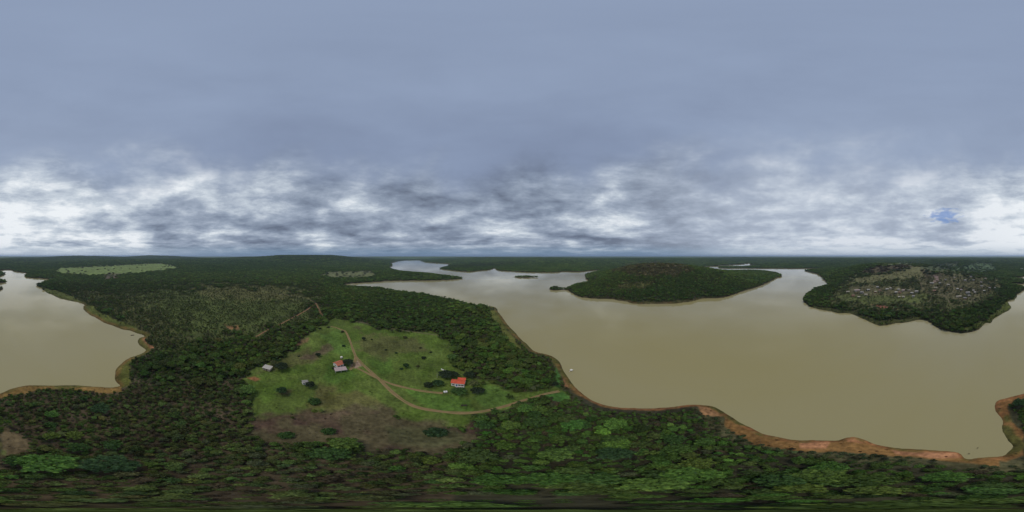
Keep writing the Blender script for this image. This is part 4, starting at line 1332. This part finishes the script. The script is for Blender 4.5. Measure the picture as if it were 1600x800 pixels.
def flat_house(px, py, L, Wd, H, turn, wall, roof, label, name='village_house', cat='house', group=None, tilt=0.35, door='wood'):
    """single pitch sheet roof over a plain block"""
    x, y, z = ground_at(px, py)
    e = empty(name, (x, y, z), face_camera(px, turn))
    tag(e, label, cat, group)
    mb = MB()
    a, b = L / 2, Wd / 2
    mb.v = [(-a, -b, -1.5), (a, -b, -1.5), (a, b, -1.5), (-a, b, -1.5), (-a, -b, H), (a, -b, H), (a, b, H + tilt), (-a, b, H + tilt)]
    mb.f = [(0, 1, 5, 4), (1, 2, 6, 5), (2, 3, 7, 6), (3, 0, 4, 7), (3, 2, 1, 0), (4, 5, 6, 7)]
    mb.build('wall', M[wall], e)
    rf = MB()
    o = 0.4
    s = tilt / Wd
    rf.slab([(-a - o, -b - o, H - s * o + 0.14), (a + o, -b - o, H - s * o + 0.14), (a + o, b + o, H + tilt + s * o + 0.14), (-a - o, b + o, H + tilt + s * o + 0.14)], 0.12)
    rf.build('roof', M[roof], e)
    add_door(e, -L * 0.12, -b, 0.95, 2.05, -1, M[door])
    add_window(e, L * 0.27, -b, 1.0, 1.1, 0.9, -1, M['wood'])
    KEEP_CLEAR.append((x, y, max(L, Wd) * 0.55 + 0.6))
    return e


# --- the white house with the orange roof
def white_house():
    px, py = 716, 601
    x, y, z = ground_at(px, py)
    e = empty('farmhouse', (x, y, z), face_camera(px, -9))
    tag(e, 'white farmhouse with bright orange tiled roof among trees by the track', 'house')
    L, Wd, H, rise = 7.4, 4.2, 3.6, 1.0
    walls_gable(L, Wd, H, rise).build('wall', M['white'], e)
    r = roof_gable(L, Wd, H, rise, 0.4).build('roof', M['tile_red'], e)
    roof_cap(L, H, rise, 0.4, M['tile_red'], r)
    # rear wing
    mb = walls_gable(4.2, 3.0, 3.7, 0.9)
    mb.v = [(a + 1.7, b + 3.2, c) for a, b, c in mb.v]
    mb.build('wall', M['white'], e)['label'] = 'white rear wing'
    rb = roof_gable(4.2, 3.0, 3.7, 0.9, 0.35)
    rb.v = [(a + 1.7, b + 3.2, c) for a, b, c in rb.v]
    rb.build('roof', M['tile_red'], e)['label'] = 'orange roof of the rear wing'
    # veranda: low wall, posts and a narrow slab
    fl = MB()
    fl.box(-4.0, 4.0, -3.6, -Wd / 2 - 0.003, -1.2, 0.16)
    fl.build('veranda_floor', M['concrete'], e)
    add_door(e, -0.6, -Wd / 2, 1.0, 2.1, -1, M['blue'], 0.16)
    for q in (-2.5, 1.0, 2.7):
        add_window(e, q, -Wd / 2, 1.1, 1.2, 1.0, -1, M['wood'])
    add_window(e, L / 2, -0.8, 1.1, 1.1, 1.0, 1, M['wood'], 'x')
    add_window(e, -L / 2, 0.6, 1.1, 1.1, 1.0, -1, M['wood'], 'x')
    bx_ = MB()
    bx_.box(L / 2 + 0.03, L / 2 + 0.10, -2.3, 2.3, 3.42, 3.56)
    bx_.build('gable_trim', M['white'], e)
    KEEP_CLEAR.append((x, y, 5.5))
    # paved path to the yard
    return e


white_house()


def small_house():
    px, py = 529, 571
    x, y, z = ground_at(px, py)
    e = empty('farmhouse', (x, y, z), face_camera(px, 38))
    tag(e, 'small house with faded orange roof beside a very dark tree', 'house')
    L, Wd, H, rise = 5.6, 5.4, 2.8, 1.5
    walls_gable(L, Wd, H, rise).build('wall', M['white'], e)
    r = roof_gable(L, Wd, H, rise, 0.5).build('roof', M['tile_old'], e)
    roof_cap(L, H, rise, 0.5, M['tile_old'], r)
    add_door(e, 0.8, -Wd / 2, 0.95, 2.05, -1, M['wood'])
    add_window(e, -1.7, -Wd / 2, 1.0, 1.1, 0.95, -1, M['wood'])
    add_window(e, -L / 2, 0.3, 1.0, 1.1, 0.95, -1, M['wood'], 'x')
    KEEP_CLEAR.append((x, y, 5))


small_house()


def slab_shed():
    px, py = 532, 579.5
    x, y, z = ground_at(px, py)
    e = empty('open_shed', (x, y, z), face_camera(px, 14))
    tag(e, 'low open shed with pinkish grey slab roof below the small orange roofed house', 'shed')
    rf = MB()
    rf.slab([(-4.2, -2.4, 2.45), (4.2, -2.4, 2.45), (4.2, 2.4, 2.65), (-4.2, 2.4, 2.65)], 0.16)
    r = rf.build('roof', M['pinkslab'], e)
    ed = MB()
    ed.box(-4.25, 4.25, -2.47, -2.41, 2.22, 2.50)
    ed.build('fascia', M['white'], r)
    for sx in (-3.9, 0, 3.9):
        for sy in (-2.1, 2.1):
            p = MB()
            p.box(sx - 0.11, sx + 0.11, sy - 0.11, sy + 0.11, -1, 2.30)
            p.build('post', M['concrete'], e)
    bw = MB()
    bw.box(-3.78, 3.78, 2.02, 2.18, -1, 1.4)
    bw.build('back_wall', M['brick'], e)
    KEEP_CLEAR.append((x, y, 5))


slab_shed()


def white_shed():
    px, py = 418, 577
    x, y, z = ground_at(px, py)
    e = empty('shed', (x, y, z), face_camera(px, -28))
    tag(e, 'pale walled shed with flat white roof at the edge of the clearing', 'shed')
    w = MB()
    w.box(-2.7, 2.7, -2.1, 2.1, -1.2, 2.5)
    w.build('wall', M['cream'], e)
    rf = MB()
    rf.slab([(-3.1, -2.5, 2.58), (3.1, -2.5, 2.58), (3.1, 2.5, 2.86), (-3.1, 2.5, 2.86)], 0.1)
    rf.build('roof', M['sheet_white'], e)
    add_door(e, 0.4, -2.1, 0.95, 1.95, -1, M['wood'])
    add_window(e, -1.5, -2.1, 1.0, 0.8, 0.7, -1, M['wood'])
    KEEP_CLEAR.append((x, y, 4))


white_shed()


def tiny_hut():
    px, py = 476.5, 599
    x, y, z = ground_at(px, py)
    e = empty('hut', (x, y, z), face_camera(px, 12))
    tag(e, 'tiny white hut with grey roof standing alone in the clearing', 'hut')
    walls_gable(3.2, 2.8, 2.2, 0.6).build('wall', M['white'], e)
    r = roof_gable(3.2, 2.8, 2.2, 0.6, 0.25, 0.1).build('roof', M['sheet_grey'], e)
    roof_cap(3.2, 2.17, 0.6, 0.25, M['sheet_grey'], r)
    add_door(e, 0.5, -1.4, 0.8, 1.9, -1, M['wood'])
    add_window(e, -0.8, -1.4, 1.0, 0.6, 0.6, -1, M['wood'])
    KEEP_CLEAR.append((x, y, 3))


tiny_hut()


def cistern():
    x, y, z = ground_at(696, 613)
    e = empty('cistern', (x, y, z), face_camera(696, 10))
    tag(e, 'small white capped cistern at the end of the track by the white house', 'cistern')
    b = MB()
    b.box(-0.9, 0.9, -0.65, 0.65, -0.8, 0.9)
    b.build('tank_wall', M['concrete'], e)
    l = MB()
    l.box(-1.0, 1.0, -0.75, 0.75, 0.903, 1.03)
    lid = l.build('lid', M['white'], e)
    h = MB()
    h.box(-0.35, 0.35, -0.3, 0.3, 1.033, 1.12)
    h.build('hatch', M['concrete'], lid)
    KEEP_CLEAR.append((x, y, 2.2))


cistern()


def wall_piece():
    x, y, z = ground_at(693, 579)
    e = empty('low_wall', (x, y, z), face_camera(693, -38))
    tag(e, 'short white wall with end pillars behind the dark house trees', 'wall')
    b = MB()
    b.box(-1.6, 1.6, -0.1, 0.1, -0.6, 1.2)
    b.build('wall_panel', M['white'], e)
    for s in (-1.75, 1.75):
        p = MB()
        p.box(s - 0.147, s + 0.147, -0.18, 0.18, -0.6, 1.5)
        p.build('pillar', M['white'], e)
    KEEP_CLEAR.append((x, y, 2.2))


wall_piece()


def post():
    x, y, z = ground_at(683, 590)
    e = empty('utility_post', (x, y, z), 0.3)
    tag(e, 'thin pale post with a crossarm at the edge of the dark house trees', 'post')
    p = MB()
    p.tube([(0, 0, -0.8), (0, 0, 5.2)], [0.13, 0.09], 8)
    p.build('pole', M['concrete'], e)
    a = MB()
    a.box(-0.7, 0.7, -0.14, -0.09, 4.75, 4.87)
    arm = a.build('crossarm', M['wood'], e)
    for s in (-0.55, 0.55):
        q = MB()
        q.tube([(s, -0.115, 4.873), (s, -0.115, 5.03)], [0.05, 0.035], 6)
        q.build('insulator', M['white'], arm)


post()


def water_tank():
    x, y, z = ground_at(533.5, 564)
    e = empty('water_tank', (x, y, z), 0.2)
    tag(e, 'small pale water tank on a stand behind the faded orange roof', 'tank')
    t = MB()
    t.tube([(0, 0, 3.8), (0, 0, 3.95), (0, 0, 5.0), (0, 0, 5.15)], [0.80, 0.9, 0.9, 0.75], 14)
    tk = t.build('tank', M['boatwhite'], e)
    l = MB()
    l.tube([(0, 0, 5.153), (0, 0, 5.25)], [0.45, 0.4], 12)
    l.build('lid', M['white'], tk)
    for sx in (-0.6, 0.6):
        for sy in (-0.6, 0.6):
            p = MB()
            p.box(sx - 0.08, sx + 0.08, sy - 0.08, sy + 0.08, -0.8, 3.65)
            p.build('leg', M['wood'], e)
    d = MB()
    d.box(-0.95, 0.95, -0.95, 0.95, 3.653, 3.797)
    d.build('deck', M['wood'], e)


water_tank()


def trough():
    x, y, z = ground_at(725, 634)
    e = empty('feed_trough', (x, y, z), face_camera(725, 6))
    tag(e, 'dark wooden feed trough on the grass between white house and track', 'trough')
    b = MB()
    b.box(-1.3, 1.3, -0.45, -0.37, 0.35, 0.85)
    b.box(-1.3, 1.3, 0.37, 0.45, 0.35, 0.85)
    b.box(-1.38, -1.303, -0.45, 0.45, 0.35, 0.85)
    b.box(1.303, 1.38, -0.45, 0.45, 0.35, 0.85)
    b.box(-1.3, 1.3, -0.367, 0.367, 0.35, 0.42)
    b.build('basin', M['dark'], e)
    for sx in (-1.1, 1.1):
        for sy in (-0.3, 0.3):
            p = MB()
            p.box(sx - 0.06, sx + 0.06, sy - 0.06, sy + 0.06, -0.5, 0.347)
            p.build('leg', M['dark'], e)


trough()


def rowing_boat(px, py, Lb, Wb, turn, hull, inner, label, cover=False):
    p = unproject(px, py, 0)
    e = empty('rowing_boat', (float(p[0]), float(p[1]), 0.0), face_camera(px, turn))
    tag(e, label, 'boat')
    n = 13
    V, F = [], []
    for i in range(n):
        t = i / (n - 1) * 2 - 1
        w = Wb / 2 * max(0.02, (1 - max(0, t) ** 2.2) * (1 - 0.25 * max(0, -t) ** 2))
        sh = 0.42 + 0.16 * t * t
        x = t * Lb / 2
        ring = [(-w, sh), (-w * 0.86, 0.10), (-w * 0.45, -0.14), (w * 0.45, -0.14), (w * 0.86, 0.10), (w, sh),
                (w - 0.05 if w > 0.1 else w * 0.6, sh), (w * 0.78, 0.12), (w * 0.4, -0.06), (-w * 0.4, -0.06), (-w * 0.78, 0.12), (-(w - 0.05) if w > 0.1 else -w * 0.6, sh)]
        V += [(x, a, b) for a, b in ring]
    k = 12
    for i in range(n - 1):
        for j in range(k):
            a, b = i * k + j, i * k + (j + 1) % k
            F.append((a, b, b + k, a + k))
    F.append(tuple(range(k)))
    F.append(tuple((n - 1) * k + j for j in range(k))[::-1])
    link('hull', new_mesh('hull', V, F, M[hull]), e)
    for t in (-0.55, 0.0, 0.45):
        q = MB()
        q.box(t * Lb / 2 - 0.12, t * Lb / 2 + 0.12, -Wb * 0.36, Wb * 0.36, 0.24, 0.29)
        q.build('bench', M[inner], e)
    if cover:
        q = MB()
        q.slab([(-Lb * 0.36, -Wb * 0.55, 1.45), (Lb * 0.22, -Wb * 0.55, 1.45), (Lb * 0.22, Wb * 0.55, 1.45), (-Lb * 0.36, Wb * 0.55, 1.45)], 0.06)
        c = q.build('canopy', M['boatwhite'], e)
        for sx in (-Lb * 0.33, Lb * 0.19):
            for sy in (-Wb * 0.40, Wb * 0.40):
                r = MB()
                r.tube([(sx, sy, 0.2), (sx, sy, 1.385)], 0.03, 5)
                r.build('canopy_post', M['pane'], c)
    return e


rowing_boat(893, 579.5, 3.6, 1.7, 55, 'boatwhite', 'wood', 'small boat with pale canopy afloat close to the curving bank', True)
rowing_boat(207, 524, 4.2, 1.1, 12, 'dark', 'wood', 'small dark rowing boat off the orange sand spit')


def stake(px, py, label, lean):
    p = unproject(px, py, 0)
    mb = MB()
    mb.tube([(0, 0, -2), (lean * 0.3, 0.05, 0.5), (lean, 0.1, 1.3)], [0.13, 0.11, 0.06], 6)
    mb.tube([(lean * 0.3, 0.05, 0.45), (lean * 0.3 - 0.4, 0.25, 0.9)], [0.07, 0.03], 5)
    o = mb.build('dead_stump', M['dark'], None, loc=(float(p[0]), float(p[1]), 0))
    tag(o, label, 'stump')


stake(1515, 709, 'dead forked stump in shallow water, nearer the orange bank', 0.35)
stake(1527, 700, 'dead forked stump in shallow water, farther out in the cove', -0.3)

# --- the village: mark, length, width, wall height, turn, wall, roof, roof type, label
VILLAGE = [
 (1339, 455, 15, 10, 3.4, 15, 'cream', 'sheet_pink', 'g', 'long pinkish roofed building, largest at the lake end of the village row'),
 (1347, 458, 9, 7, 3.0, -20, 'white', 'sheet_grey', 'g', 'grey roofed house touching the long pinkish roofed building'),
 (1357, 454, 8, 6, 2.9, 10, 'white', 'sheet_white', 'f', 'white house just past the long pinkish roofed building'),
 (1325, 457, 9, 5, 2.7, 5, 'cream', 'sheet_cream', 'f', 'outermost cream house at the lake end of the village'),
 (1353, 461.5, 8, 5, 2.6, -8, 'cream', 'sheet_cream', 'f', 'cream roofed house in the field below the white village house'),
 (1333, 463, 8, 6, 2.7, 22, 'brick', 'tile_brown', 'g', 'brown roofed house below the long pinkish roofed building'),
 (1342, 465, 6, 4, 2.5, 0, 'cream', 'sheet_cream', 'f', 'tiny cream hut lowest in the field by the lake end of the village'),
 (1371, 449.5, 7, 5, 2.8, 8, 'white', 'sheet_white', 'f', 'small white house uppermost in the gap of the village row'),
 (1375, 455, 7, 5, 2.8, -12, 'cream', 'tile_brown', 'g', 'brown roofed house under the small uppermost white house'),
 (1368, 457, 6, 5, 2.6, 18, 'brick', 'sheet_cream', 'f', 'raw brick hut beside the brown roofed house in the gap'),
 (1386, 453, 8, 6, 2.8, 14, 'white', 'sheet_white', 'g', 'white house, first of the pair in the middle of the village row'),
 (1391.5, 451.5, 6, 5, 2.7, -6, 'white', 'sheet_white', 'f', 'smaller white house, second of the pair in the middle of the row'),
 (1400, 458, 7, 6, 3.0, 10, 'white', 'sheet_white', 'g', 'bright white house lowest in the dense cluster of the row'),
 (1404, 453.5, 6, 5, 2.8, -10, 'white', 'sheet_white', 'f', 'white house topmost in the dense cluster of the row'),
 (1411, 455, 8, 7, 3.0, 20, 'cream', 'sheet_pink', 'g', 'pinkish house closing the dense cluster of the row'),
 (1406, 458, 6, 5, 2.7, -18, 'brick', 'tile_brown', 'g', 'brown roofed brick house inside the dense cluster of the row'),
 (1420, 454.5, 7, 5, 2.6, 6, 'cream', 'sheet_cream', 'f', 'cream house between the dense cluster and the village street'),
 (1425, 459, 7, 5, 2.8, -14, 'white', 'sheet_white', 'g', 'white house lower down near the village street'),
 (1432, 456.5, 9, 6, 2.9, 8, 'white', 'sheet_white', 'f', 'long white house nearest to the bend of the village street'),
 (1405, 465, 6, 4, 2.5, 4, 'cream', 'sheet_cream', 'f', 'cream shed in the field below the dense cluster, first of two'),
 (1411.5, 465, 6, 4, 2.5, -4, 'cream', 'sheet_cream', 'g', 'cream gabled shed in the field below the dense cluster, second of two'),
 (1427, 464, 6, 5, 2.6, 16, 'white', 'sheet_grey', 'g', 'grey roofed hut below the village street bend'),
 (1456, 443.5, 13, 6, 3.0, 0, 'white', 'sheet_white', 'f', 'long white roofed building under the pink earth slope'),
 (1462, 450.5, 8, 5, 2.7, -8, 'cream', 'sheet_cream', 'f', 'cream house downhill from the long white roofed building'),
 (1460, 455.5, 9, 6, 2.7, 10, 'brick', 'tile_brown', 'g', 'brown roofed house just above the village street'),
 (1482, 446, 9, 7, 3.0, -22, 'cream', 'sheet_cream', 'g', 'beige gabled house beside the central village street'),
 (1477.5, 438, 7, 5, 2.8, 12, 'white', 'sheet_grey', 'f', 'grey roofed house uphill of the beige gabled house'),
 (1468, 443, 6, 5, 2.7, 30, 'white', 'sheet_grey', 'g', 'small grey house beside the long white roofed building'),
 (1491, 434.5, 9, 5, 2.7, 4, 'cream', 'sheet_cream', 'f', 'cream house at the top of the central village street'),
 (1508, 439, 9, 8, 3.6, 16, 'white', 'sheet_white', 'f', 'tall bright white house high in the village'),
 (1517, 433, 9, 6, 2.9, -14, 'white', 'sheet_grey', 'g', 'grey roofed house above the tall bright white house'),
 (1521.5, 438.5, 8, 6, 2.9, 6, 'white', 'sheet_grey', 'f', 'pale grey house level with the tall bright white house'),
 (1496, 452.5, 6, 6, 2.8, 18, 'white', 'sheet_white', 'g', 'small white house on the lower village terrace beside the street'),
 (1502, 454, 6, 6, 2.8, -12, 'cream', 'sheet_pink', 'g', 'pinkish house between small white house and the big pale one'),
 (1512, 458.5, 11, 9, 3.4, 12, 'white', 'sheet_grey', 'g', 'big pale grey roofed house of the lower village terrace'),
 (1521, 455, 6, 5, 2.8, -8, 'white', 'sheet_white', 'f', 'white house just behind the big pale one'),
 (1523, 458, 6, 5, 2.7, 22, 'white', 'sheet_white', 'g', 'white gabled house next to the big pale one'),
 (1498, 464.5, 13, 5, 2.7, 14, 'cream', 'sheet_cream', 'g', 'long cream roofed barn inside the looping track'),
 (1508, 467, 7, 5, 2.6, -10, 'brick', 'sheet_grey', 'g', 'grey roofed brick house inside the looping track'),
 (1514.5, 463, 7, 5, 2.7, 6, 'cream', 'sheet_grey', 'f', 'grey sheet roofed house above the end of the looping track'),
 (1538, 455.5, 7, 5, 2.8, 0, 'white', 'sheet_white', 'f', 'white house alone at the outer end of the lower terrace'),
 (1546, 451, 7, 5, 2.7, 12, 'cream', 'sheet_grey', 'g', 'pale grey house uphill of the lone white one'),
 (1555, 451, 6, 5, 2.7, -16, 'white', 'sheet_grey', 'f', 'outermost pale house by the village wood'),
 (1533, 442, 8, 5, 2.7, 8, 'brick', 'sheet_grey', 'g', 'grey roofed brick house at the upper wood edge of the village'),
 (1534, 448, 8, 5, 2.7, -6, 'cream', 'sheet_grey', 'f', 'grey house half way down beside the village wood'),
 (1540, 436, 10, 5, 2.7, 4, 'cream', 'sheet_pink', 'f', 'pinkish long house topmost at the village wood'),
 (1596.5, 420.5, 22, 12, 5.0, 0, 'white', 'sheet_white', 'f', 'isolated white farm building far behind the village'),
 (1321, 418.5, 12, 8, 4.0, 10, 'white', 'sheet_white', 'f', 'lone white house on the far shore behind the village hill'),
]
for px, py, L, Wd, H, turn, wall, roof, ty, label in VILLAGE:
    L, Wd = L * 0.82, Wd * 0.82
    wall = 'lime_old' if wall == 'white' and L < 12 else wall
    if ty == 'g':
        gable_house(px, py, L, Wd, H, 1.1, turn, wall, roof, label, group='village houses across the lake')
    else:
        flat_house(px, py, L, Wd, H, turn, wall, roof, label, group='village houses across the lake')

# ================================================================== the mass of trees
def blocked(X, Y, extra=0.0):
    bad = np.zeros(len(X), bool)
    for cx, cy, r in KEEP_CLEAR:
        bad |= (X - cx) ** 2 + (Y - cy) ** 2 < (r + extra) ** 2
    for c, w in TRACK_LINES:
        lo = c.min(0) - 10
        hi = c.max(0) + 10
        k = np.nonzero((X > lo[0]) & (X < hi[0]) & (Y > lo[1]) & (Y < hi[1]))[0]
        if len(k):
            d2 = np.min((X[k, None] - c[None, :, 0]) ** 2 + (Y[k, None] - c[None, :, 1]) ** 2, 1)
            bad[k[d2 < (w * 0.5 + 0.5 + extra * 0.6) ** 2]] = True
    return bad


def candidates(r0, r1, step, g):
    n = int(2 * r1 / step)
    ii = np.arange(n) - n / 2
    gx, gy = np.meshgrid(ii, ii)
    X = ((gx + 0.5 * (np.arange(n) % 2)[:, None]) * step).ravel()
    Y = (gy * step).ravel()
    X = X + (g.random(len(X)) - 0.5) * step * 0.95
    Y = Y + (g.random(len(Y)) - 0.5) * step * 0.95
    rr = np.hypot(X, Y)
    k = (rr >= r0) & (rr < r1)
    return X[k], Y[k]


g2 = np.random.default_rng(77)
# --- near: single trees
X, Y = candidates(0, 560, 2.25, g2)
Z, D = terrain(X, Y)
k = D > 0.8
X, Y, Z, D = X[k], Y[k], Z[k], D[k]
_, dens, tint, size = land_cover(X, Y, Z, D)
dens = dens * (0.7 + 0.3 * sstep(np.hypot(X, Y), 6, 18))
patch = fbm(X, Y, 16, 3, 55)
k = (g2.random(len(X)) < dens * np.clip(0.62 + 1.6 * (patch - 0.3), 0.45, 1.15)) & ~blocked(X, Y, 0.5)
X, Y, Z, tint, D, size = X[k], Y[k], Z[k], tint[k], D[k], size[k]
n = len(X)
rad = np.exp(g2.normal(size=n) * 0.30) * 1.55 * size
big = (g2.random(n) < 0.035) & (size > 0.72)
rad[big] = 3.2 + 1.5 * g2.random(big.sum())
rad = np.clip(rad, 0.9, 4.8)
shape = np.where(rad > 2.9, g2.integers(NSMALL, len(KINDS), n), g2.integers(0, NSMALL, n))
tint = vary(tint, g2, n, rad)
# the ones that show largest (straight below) become things of their own
rr = np.hypot(X, Y)
share = rad ** 2 / np.maximum(rr, 2.0) / (rr ** 2 + 90 ** 2) ** 0.5
order = np.argsort(-share)
single = order[:230]
mass = np.ones(n, bool)
mass[single] = False
SECT = ['above the bare patch', 'beneath the broad bright tree', 'in the brown scrub', 'beneath the brown patch', 'by the brown patch corner',
        'beneath the sandy track', 'beneath the curving bank', 'beneath the bay', 'beneath the orange bank', 'beneath the stump cove']
CROWN = {'round': 'round', 'flat': 'flat-topped', 'open': 'sparse', 'bush': 'bushy', 'broad': 'spreading', 'dome': 'domed'}


def describe(tn, rd, kind, px, py):
    r_, g_, b_ = tn
    if g_ > 0.105:
        c = 'bright green'
    elif r_ > g_ * 1.05:
        c = 'brownish'
    elif b_ > 0.6 * g_:
        c = 'grey-green'
    elif g_ < 0.05:
        c = 'dark'
    elif r_ > 0.78 * g_:
        c = 'olive'
    else:
        c = 'mid-green'
    s = 'small' if rd < 1.3 else ('large' if rd > 2.6 else 'medium')
    band = 'bottom rim' if py > 765 else ('low down' if py > 735 else 'higher up')
    return '%s %s %s tree %s, %s' % (s, c, CROWN[kind], SECT[int(px % 1600 // 160)], band)


names = {}
for q in single:
    px, py = project(X[q], Y[q], Z[q] + 3)
    names.setdefault(describe(tint[q], rad[q], KINDS[int(shape[q])], float(px), float(py)), []).append((float(px), int(q)))
NTH = ['', 'second', 'third', 'fourth', 'fifth', 'sixth', 'seventh', 'eighth', 'ninth']
for lab, lst in names.items():
    lst.sort()
    for i, (px, q) in enumerate(lst):
        tail = ''
        if len(lst) > 1:
            tail = ', leftmost' if i == 0 else (', rightmost' if i == len(lst) - 1 else ', %s from left' % NTH[min(i, 8)])
        place_tree(X[q], Y[q], Z[q], rad[q], int(shape[q]), tint[q], 'scrub_tree', lab + tail, 'tree', 'scrub trees below the camera', g2)
k = mass
S_ = np.stack([rad / 2.45 * (0.9 + 0.2 * g2.random(n)), rad / 2.45 * (0.9 + 0.2 * g2.random(n)), np.clip(rad / 2.2, 0.5, 1.5) * (0.75 + 0.4 * g2.random(n))], -1)
rot = np.stack([0.12 * g2.normal(size=n), 0.12 * g2.normal(size=n), g2.random(n) * 2 * PI], -1)
scatter_object('scrub_forest', near_col, np.stack([X, Y, Z], -1)[k], S_[k], rot[k], tint[k], shape[k], 'close mass of small savanna trees on the land around the lake')
N_NEAR = n

# --- low undergrowth between the trees and tufts in the open
X, Y = candidates(0, 170, 1.75, g2)
Z, D = terrain(X, Y)
k = D > 1.5
X, Y, Z, D = X[k], Y[k], Z[k], D[k]
col, dens, tint, _ = land_cover(X, Y, Z, D)
k = (g2.random(len(X)) < np.where(dens > 0.3, 0.85, 0.16)) & ~blocked(X, Y, -0.2)
X, Y, Z, tint, col = X[k], Y[k], Z[k], tint[k], col[k]
n = len(X)
open_ = dens[k] < 0.3
rad = np.where(open_, 0.16 + 0.34 * g2.random(n) ** 3, 0.40 + 0.75 * g2.random(n) ** 2)
S_ = np.stack([rad / 2.45] * 3, -1) * (1, 1, 0.9)
rot = np.stack([np.zeros(n), np.zeros(n), g2.random(n) * 2 * PI], -1)
tu = np.where((g2.random((n, 1)) < 0.8) & ~open_[:, None], tint, col * 0.85) * np.exp(0.25 * g2.normal(size=(n, 1)))
scatter_object('undergrowth', near_col, np.stack([X, Y, Z - 0.05], -1), S_, rot, tu, np.full(n, 5), 'low weeds and shrubs between the trees and in the pasture')
N_LOW = n

# --- middle distance: close stands
X, Y = candidates(545, 1650, 9.5, g2)
Z, D = terrain(X, Y)
k = D > 3
X, Y, Z, D = X[k], Y[k], Z[k], D[k]
_, dens, tint, _ = land_cover(X, Y, Z, D)
k = (g2.random(len(X)) < dens) & ~blocked(X, Y, 3.5)
X, Y, Z, tint = X[k], Y[k], Z[k], tint[k]
n = len(X)
s = 0.75 + 0.55 * g2.random(n)
S_ = np.stack([s, s, 0.75 + 0.6 * g2.random(n)], -1)
rot = np.stack([0.06 * g2.normal(size=n), 0.06 * g2.normal(size=n), g2.random(n) * 2 * PI], -1)
tint = tint * np.exp(0.22 * g2.normal(size=(n, 1))) * np.exp(0.07 * g2.normal(size=(n, 3)))
scatter_object('lakeside_woodland', mid_col, np.stack([X, Y, Z - 0.3], -1), S_, rot, tint, g2.integers(0, 5, n), 'unbroken dark woodland on the headlands and hills across the lake')
N_MID = n

# --- far country
X, Y = candidates(1620, 4600, 29, g2)
Z, D = terrain(X, Y)
k = D > 12
X, Y, Z, D = X[k], Y[k], Z[k], D[k]
_, dens, tint, _ = land_cover(X, Y, Z, D)
k = g2.random(len(X)) < dens
X, Y, Z, tint = X[k], Y[k], Z[k], tint[k]
n = len(X)
s = 0.8 + 0.5 * g2.random(n)
S_ = np.stack([s, s, 0.8 + 0.6 * g2.random(n)], -1)
rot = np.stack([np.zeros(n), np.zeros(n), g2.random(n) * 2 * PI], -1)
tint = tint * np.exp(0.20 * g2.normal(size=(n, 1)))
scatter_object('distant_woodland', far_col, np.stack([X, Y, Z - 0.5], -1), S_, rot, tint, g2.integers(0, 4, n), 'distant dark woods stretching to the horizon')
print('SCATTER near %d low %d mid %d far %d' % (N_NEAR, N_LOW, N_MID, n))

# ================================================================== haze
def haze():
    mb = MB()
    mb.box(-33000, 33000, -33000, 33000, -7.0, 210.0)
    m = bpy.data.materials.new('haze')
    m.use_nodes = True
    t = m.node_tree
    t.nodes.clear()
    out = t.nodes.new('ShaderNodeOutputMaterial')
    pv = t.nodes.new('ShaderNodeVolumePrincipled')
    pv.inputs['Color'].default_value = (0.58, 0.74, 0.98, 1)
    pv.inputs['Density'].default_value = 0.000065
    pv.inputs['Anisotropy'].default_value = 0.2
    t.links.new(pv.outputs[0], out.inputs['Volume'])
    o = mb.build('haze', m)
    tag(o, 'thin blue haze of humid air over the land', None, None, 'stuff')


HAZE = True
if HAZE:
    haze()
